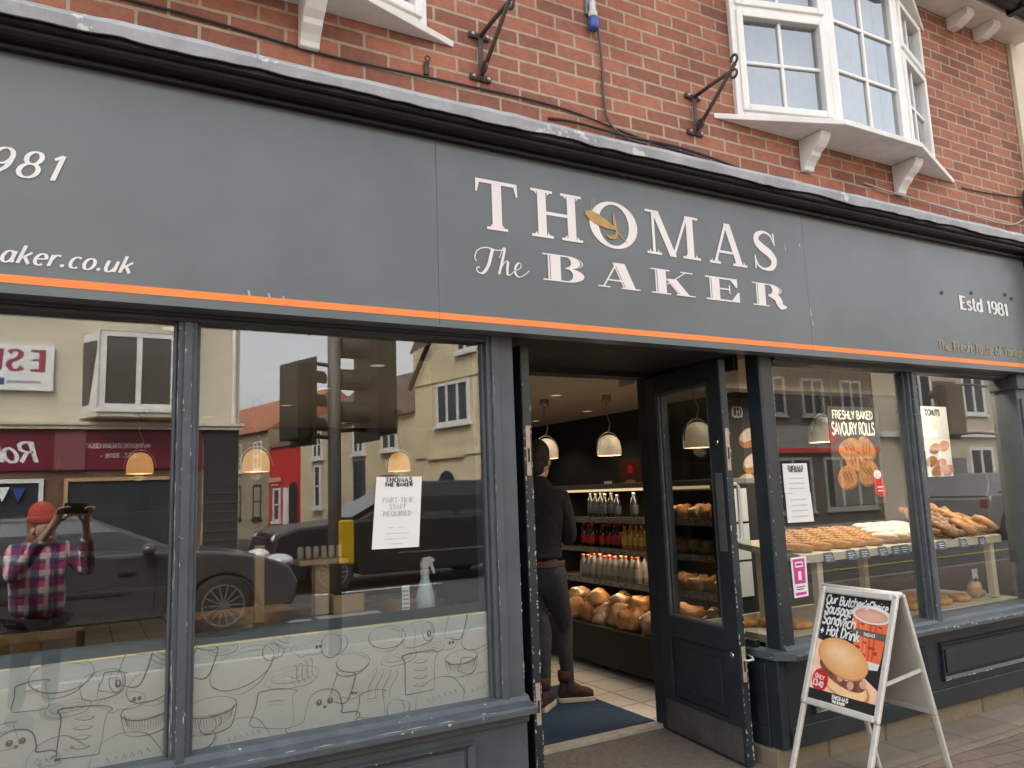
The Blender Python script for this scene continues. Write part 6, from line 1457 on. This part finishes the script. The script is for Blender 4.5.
# ------------------------------------------------------------------ people
SKINM = mat('skin', (.66,.42,.32), .5, (.58,.35,.26), 14)
def skin(name, m_, nodes, edges, parent, sub=2, root=0):
    """nodes: list of (pos, radius or (rx,ry)); grows one continuous surface"""
    me = bpy.data.meshes.new(name); ofs = WP[parent.name] if parent is not None else Vector((0,0,0))
    me.from_pydata([tuple(Vector(p)-ofs) for p, r in nodes], edges, [])
    ob = bpy.data.objects.new(name, me); COL.objects.link(ob); me.materials.append(m_)
    if parent is not None: ob.parent = parent
    WP[ob.name] = ofs
    ob.modifiers.new('skin', 'SKIN'); sd_ = me.skin_vertices[0].data if me.skin_vertices else None
    if sd_ is None:
        bpy.context.view_layer.objects.active = ob; sd_ = me.skin_vertices[0].data
    for i, (p, r) in enumerate(nodes):
        sd_[i].radius = r if isinstance(r, tuple) else (r, r); sd_[i].use_root = (i == root)
    ob.modifiers['skin'].use_smooth_shade = True
    if sub: s_ = ob.modifiers.new('sub', 'SUBSURF'); s_.levels = sub; s_.render_levels = sub
    return ob
def hand(nodes, edges, wrist_i, wp, d, side, up, curl=.5, s=1.0):
    """palm and five unequal fingers rooted in the palm; d = pointing direction, side = thumb side"""
    d = Vector(d).normalized(); side = Vector(side).normalized(); up = Vector(up).normalized(); wp = Vector(wp)
    i0 = len(nodes); nodes.append((wp+d*.045*s, (.033*s,.018*s))); edges.append((wrist_i, i0))
    for k, L in enumerate((.072,.08,.075,.058)):
        b0 = wp+d*.082*s+side*(.027-.018*k)*s
        p1 = b0+(d*math.cos(curl*.6)-up*math.sin(curl*.6))*L*.5*s; p2 = p1+(d*math.cos(curl*1.7)-up*math.sin(curl*1.7))*L*.5*s
        j = len(nodes); nodes += [(b0,.0098*s),(p1,.0085*s),(p2,.0066*s)]; edges += [(i0,j),(j,j+1),(j+1,j+2)]
    j = len(nodes); t0 = wp+d*.02*s+side*.028*s; nodes += [(t0,.0115*s),(t0+(d*.6+side*.75-up*.2)*.035*s,.0095*s),(t0+(d*1.1+side*.85-up*.35)*.058*s,.0075*s)]; edges += [(i0,j),(j,j+1),(j+1,j+2)]
def head(parent, c, f, s, hair_m, hair="short", beanie=None, skin_m=SKINM):
    """face turned along f; returns nothing, adds one body-coloured head and its hair as children"""
    f = Vector(f).normalized(); up = Vector((0,0,1)); r = f.cross(up).normalized(); up = r.cross(f)
    rot = Matrix((r, f, up)).transposed()
    def W(x, y, z): return Vector(c)+rot @ Vector((x*s,y*s,z*s))
    mb = MB(); mb.ell(W(0,0,.015), (.074*s,.094*s,.115*s), 20, 14, rot); mb.ell(W(0,.035,-.06), (.052*s,.058*s,.060*s), 14, 10, rot)
    mb.ell(W(0,.098,-.012), (.014*s,.02*s,.026*s), 10, 8, rot)
    for q in (-1,1): mb.ell(W(q*.076,-.005,-.005), (.010*s,.022*s,.032*s), 10, 8, rot)
    hd = mb.build('head', skin_m, parent, smooth=True)
    e = MB(); 
    for q in (-1,1): e.ell(W(q*.032,.082,.018), (.013*s,.010*s,.008*s), 10, 8, rot)
    e.build('eyes', mat('eye', (.10,.08,.07), .2), hd, smooth=True)
    l_ = MB(); l_.ell(W(0,.088,-.062), (.025*s,.010*s,.008*s), 10, 6, rot); l_.build('mouth', mat('lips', (.45,.18,.15), .5), hd, smooth=True)
    hb_ = MB()
    if hair == 'short': hb_.ell(W(0,-.022,.035), (.084*s,.098*s,.108*s), 24, 16, rot, .10, 2); hb_.ell(W(0,-.055,-.045), (.066*s,.052*s,.065*s), 18, 10, rot, .16, 4)
    else:
        hb_.ell(W(0,-.03,.02), (.086*s,.092*s,.11*s), 18, 12, rot, .08, 2)
        for q in (-1,1): hb_.ell(W(q*.062,-.025,-.12), (.035*s,.05*s,.12*s), 12, 10, rot, .15, q+3)
        hb_.ell(W(0,-.065,-.10), (.075*s,.04*s,.13*s), 12, 10, rot, .12, 8)
    hb_.build('hair', hair_m, parent, smooth=True)
    if beanie:
        bn = MB(); prof = [(.093,.045),(.097,.05),(.098,.09),(.094,.095),(.093,.115),(.082,.15),(.06,.178),(.03,.195),(.004,.20)]
        vs = []; n = 64
        for rr, z in prof:
            for q in range(n):
                a = 2*PI*q/n; k_ = 1+.022*math.cos(a*16); vs.append(W(rr*.92*k_*math.cos(a), (rr*1.08*k_*math.sin(a))-.012-.15*(z-.045), z))
        N = len(prof); bn.add(vs, [(i*n+q,i*n+(q+1) % n,(i+1)*n+(q+1) % n,(i+1)*n+q) for i in range(N-1) for q in range(n)])
        bn.build('beanie', beanie, parent, smooth=True)
# the customer in the doorway, back to the street
PX = thing('person', 'person in black jumper, charcoal jeans and brown boots standing inside the open doorway', 'person', (2.72,1.48,.136))
F_ = Vector((.80,.60,0)).normalized(); S_ = Vector((F_.y,-F_.x,0))           # S_: person's right
hp = Vector((2.675,1.49,1.02))
def L(f, r_, z): return Vector((hp.x,hp.y,0)) + F_*f + S_*r_ + Vector((0,0,z))
JEANS = mat('charcoal jeans', (.040,.042,.048), .85, (.026,.028,.032), 30, bump=.9, bscale=22); JUMP = mat('black jumper', (.007,.007,.008), .9, (.014,.014,.015), 20, bump=.9, bscale=18)
# body (one surface): head carrier, trunk, arms with hands, legs
KR = Vector((2.862,1.525,.60)); KL = Vector((2.655,1.455,.60)); AR = Vector((2.852,1.50,.24)); AL = Vector((2.625,1.43,.24))
nd = [(L(0,0,1.0),.055),(L(.0,0,1.22),.06),(L(.0,0,1.42),(.09,.06)),(L(0,0,1.55),.055),(L(.015,0,1.66),.05),
      (L(0,.16,1.46),.05),(L(.06,.18,1.20),.035),(L(.24,.10,1.16),.030),(L(0,-.16,1.46),.05),(L(.06,-.18,1.20),.035),(L(.24,-.10,1.16),.030),
      (L(0,.085,.94),.06),(KR,.035),(AR,.028),(L(0,-.085,.94),.06),(KL,.035),(AL,.028)]
ed = [(0,1),(1,2),(2,3),(3,4),(2,5),(5,6),(6,7),(2,8),(8,9),(9,10),(0,11),(11,12),(12,13),(0,14),(14,15),(15,16)]
hand(nd, ed, 7, L(.24,.10,1.16), F_*.9-S_*.4, -S_, Vector((0,0,1)), .8); hand(nd, ed, 10, L(.24,-.10,1.16), F_*.9+S_*.4, S_, Vector((0,0,1)), .8)
skin('body', SKINM, nd, ed, PX, 1)
head(PX, L(.03,.0,1.70), F_+Vector((0,0,-.12)), 1.0, mat('dark hair', (.018,.013,.010), .6, (.03,.02,.015), 40, bump=.5, bscale=120))
KR = Vector((2.862,1.525,.60)); KL = Vector((2.655,1.455,.60)); AR = Vector((2.852,1.50,.24)); AL = Vector((2.625,1.43,.24))
nd = [(L(0,0,1.09),(.145,.105)),(L(-.01,0,.97),(.155,.118)),
      (L(-.01,.095,.88),(.088,.096)),(KR.lerp(L(-.01,.095,.88),.5),(.072,.078)),(KR,.057),(KR.lerp(AR,.35)+Vector((-.02,-.01,0)),.055),(AR,.043),(AR+Vector((0,0,-.06)),.047),
      (L(-.01,-.095,.88),(.088,.096)),(KL.lerp(L(-.01,-.095,.88),.5),(.072,.078)),(KL,.057),(KL.lerp(AL,.35)+Vector((-.02,-.02,0)),.055),(AL,.043),(AL+Vector((0,0,-.06)),.047)]
ed = [(0,1),(1,2),(2,3),(3,4),(4,5),(5,6),(6,7),(1,8),(8,9),(9,10),(10,11),(11,12),(12,13)]
skin('jeans', JEANS, nd, ed, PX, 2, 1)
nd = [(L(.0,0,1.035),(.158,.116)),(L(.0,0,1.10),(.160,.118)),(L(.0,0,1.24),(.158,.118)),(L(.0,0,1.42),(.172,.122)),(L(-.005,0,1.53),(.10,.085)),(L(.005,0,1.615),(.066,.066)),
      (L(0,.165,1.45),.072),(L(.06,.185,1.20),.056),(L(.21,.11,1.16),.044),(L(0,-.165,1.45),.072),(L(.06,-.185,1.20),.056),(L(.21,-.11,1.16),.044)]
ed = [(0,1),(1,2),(2,3),(3,4),(4,5),(3,6),(6,7),(7,8),(3,9),(9,10),(10,11)]
skin('jumper', JUMP, nd, ed, PX, 2, 2)
MB().lathe([(.150,1.012),(.153,1.016),(.153,1.048),(.150,1.052)], (0,0,0), 28, caps=False).build('belt_tmp', BLACKM)
o_ = bpy.data.objects['belt_tmp']; o_.name = 'belt'; o_.data.materials[0] = mat('brown belt', (.10,.045,.03), .5)
o_.parent = PX; o_.location = hp - WP[PX.name] - Vector((0,0,hp.z)); o_.scale = (1.05,.80,1); o_.rotation_euler = (0,0,math.atan2(S_.y,S_.x))
BOOT = mat('brown suede boot', (.085,.032,.020), .75, (.055,.02,.014), 30, bump=.4, bscale=120); SOLE = mat('cream crepe sole', (.62,.55,.42), .7)
for A_, dv in ((AR, Vector((.93,-.36,0)).normalized()), (AL, Vector((.75,.66,0)).normalized())):
    b0 = Vector((A_.x,A_.y,0)); sv = Vector((-dv.y,dv.x,0)); rot = Matrix((dv, sv, Vector((0,0,1)))).transposed()
    bt = MB(); sec = [(-.085,.036,.05,.075),(-.06,.042,.0,.16),(.0,.044,.0,.17),(.05,.044,.0,.115),(.11,.048,.0,.082),(.165,.046,.0,.07),(.205,.03,.0,.05)]
    n = 14; vs = []
    for x, w2, zl, zt in sec:
        for q in range(n):
            a = 2*PI*q/n; vs.append(b0+rot @ Vector((x*.78, w2*.80*math.cos(a), .157+(zt)*.9/2*(1+math.sin(a)))))
    N = len(sec); bt.add(vs, [(i*n+q,i*n+(q+1) % n,(i+1)*n+(q+1) % n,(i+1)*n+q) for i in range(N-1) for q in range(n)]+[tuple(range(n)),tuple(range((N-1)*n,N*n))])
    bt.lathe([(.046,.27),(.049,.30),(.050,.33),(.045,.335)], tuple(b0+dv*-.02), 16)
    B_ = bt.build('boot', BOOT, PX, smooth=True)
    sl_ = MB(); pts = [(-.09,.03),(-.06,.042),(0,.044),(.06,.044),(.12,.050),(.17,.048),(.205,.035),(.22,.012)]
    outl = [b0+rot @ Vector((x*.80,y*.80,.137)) for x, y in pts]+[b0+rot @ Vector((x*.80,-y*.80,.137)) for x, y in pts[::-1]]
    sl_.prism(outl, (0,0,.028)); sl_.build('sole', SOLE, B_, bevel=.004)

PX.location = (2.684,1.515,.136)
# the photographer on the pavement, mirrored in the leftmost pane
PH = thing('person', 'person in coral beanie and pink plaid shirt taking a photograph, reflected in the leftmost window', 'person', (-.22,-3.36,GZ))
m = bpy.data.materials.new('pink plaid cotton'); m.use_nodes = True; nt = m.node_tree; bs = nt.nodes['Principled BSDF']; bs.inputs['Roughness'].default_value = .85
tc = nt.nodes.new('ShaderNodeTexCoord'); last = None
sp_ = nt.nodes.new('ShaderNodeSeparateXYZ'); nt.links.new(tc.outputs['Object'], sp_.inputs[0])
def stripe(sock, freq, ph, thr):
    a = nt.nodes.new('ShaderNodeMath'); a.operation = 'MULTIPLY_ADD'; a.inputs[1].default_value = freq; a.inputs[2].default_value = ph; nt.links.new(sock, a.inputs[0])
    b_2 = nt.nodes.new('ShaderNodeMath'); b_2.operation = 'FRACT'; nt.links.new(a.outputs[0], b_2.inputs[0])
    g_2 = nt.nodes.new('ShaderNodeMath'); g_2.operation = 'GREATER_THAN'; g_2.inputs[1].default_value = thr; nt.links.new(b_2.outputs[0], g_2.inputs[0]); return g_2.outputs[0]
colr = (.70,.08,.24,1)
prev = None
for sk, fq, ph_, thr, c_, amt in ((sp_.outputs[2],9,0,.5,(.82,.78,.76,1),.8),(sp_.outputs[0],9,.2,.55,(.03,.03,.10,1),.75),(sp_.outputs[2],9,.35,.72,(.03,.03,.10,1),.7),(sp_.outputs[0],9,.7,.8,(.70,.66,.64,1),.7)):
    st_ = stripe(sk, fq, ph_, thr); sc_ = nt.nodes.new('ShaderNodeMath'); sc_.operation = 'MULTIPLY'; sc_.inputs[1].default_value = amt; nt.links.new(st_, sc_.inputs[0])
    mx = nt.nodes.new('ShaderNodeMix'); mx.data_type = 'RGBA'; nt.links.new(sc_.outputs[0], mx.inputs[0])
    if prev is None: mx.inputs[6].default_value = colr
    else: nt.links.new(prev, mx.inputs[6])
    mx.inputs[7].default_value = c_; prev = mx.outputs[2]
nt.links.new(prev, bs.inputs['Base Color'])
PLAID = m
F2 = Vector((.50,.866,0)); S2 = Vector((F2.y,-F2.x,0)); q0 = Vector((-.25,-3.36,0))
def M(f, r_, z): return q0 + F2*f + S2*r_ + Vector((0,0,z))
phc = CAMP - fwd*.020 - rgt*.035
hl = phc - rgt*.085 - fwd*.01; hr = phc + rgt*.085 - fwd*.01
wl = hl - rgt*.015 - Vector((0,0,.085)) - fwd*.05; wr_ = hr + rgt*.015 - Vector((0,0,.085)) - fwd*.05
eL = M(.16,-.25,1.06); eR = M(.16,.25,1.06)
nd = [(M(0,0,.90),.08),(M(0,0,1.05),.08),(M(0,0,1.18),(.10,.07)),(M(0,0,1.27),.048),(M(.02,0,1.31),.045),
      (M(0,.15,1.22),.045),(eR,.038),(wr_,.026),(M(0,-.15,1.22),.045),(eL,.038),(wl,.026),
      (M(0,.08,.80),.05),(M(.02,.10,.50),.035),(M(0,.11,.17),.03),(M(0,-.08,.80),.05),(M(.02,-.10,.50),.035),(M(0,-.11,.17),.03)]
ed = [(0,1),(1,2),(2,3),(3,4),(2,5),(5,6),(6,7),(2,8),(8,9),(9,10),(0,11),(11,12),(12,13),(0,14),(14,15),(15,16)]
hand(nd, ed, 7, wr_, (hr-wr_), -rgt, -fwd, .9, .95); hand(nd, ed, 10, wl, (hl-wl), rgt, -fwd, .9, .95)
skin('body', SKINM, nd, ed, PH, 1)
head(PH, M(.035,.0,1.365), F2+Vector((.12,0,-.02)), .95, mat('copper hair', (.36,.12,.04), .6, (.26,.08,.03), 30), 'long', mat('coral knit', (.66,.10,.065), .9, (.50,.07,.05), 60, bump=.8, bscale=90))
nd = [(M(0,0,.74),(.20,.15)),(M(0,0,.95),(.175,.125)),(M(0,0,1.19),(.175,.12)),(M(0,0,1.25),(.09,.075)),(M(.005,0,1.275),(.058,.055)),
      (M(0,.165,1.22),.072),(M(0,.165,1.22).lerp(eR,.5),.062),(eR,.052),(eR.lerp(wr_,.75),.040),(M(0,-.165,1.22),.072),(M(0,-.165,1.22).lerp(eL,.5),.062),(eL,.052),(eL.lerp(wl,.75),.040)]
ed = [(0,1),(1,2),(2,3),(3,4),(2,5),(5,6),(6,7),(7,8),(2,9),(9,10),(10,11),(11,12)]
skin('plaid_shirt', PLAID, nd, ed, PH, 2, 2)
nd = [(M(0,0,.80),(.155,.115)),(M(0,.085,.72),.09),(M(.02,.10,.48),.06),(M(0,.11,.20),.05),(M(0,-.085,.72),.09),(M(.02,-.10,.48),.06),(M(0,-.11,.20),.05)]
skin('trousers', mat('black trousers', (.02,.02,.024), .85), nd, [(0,1),(1,2),(2,3),(0,4),(4,5),(5,6)], PH, 2)
for r_ in (.11,-.11): MB().ell(M(.05,r_,.15), (.055,.13,.052), 14, 8, Matrix((S2,F2,Vector((0,0,1)))).transposed(), power=.8).build('shoe', BLACKM, PH, smooth=True)
ph_ = thing('mobile_phone', 'dark mobile phone held up by the person in the coral beanie', 'phone', tuple(phc))
rot = Matrix((rgt, -dwn, fwd)).transposed()
mb = MB(); mb.cbox(phc, .150, .072, .008, rot); mb.build('phone_body', BLACK, ph_, bevel=.003)
mb = MB(); mb.cbox(phc-fwd*.0043, .140, .066, .0004, rot); mb.build('screen', mat('phone screen', (.05,.06,.07), .1), ph_)
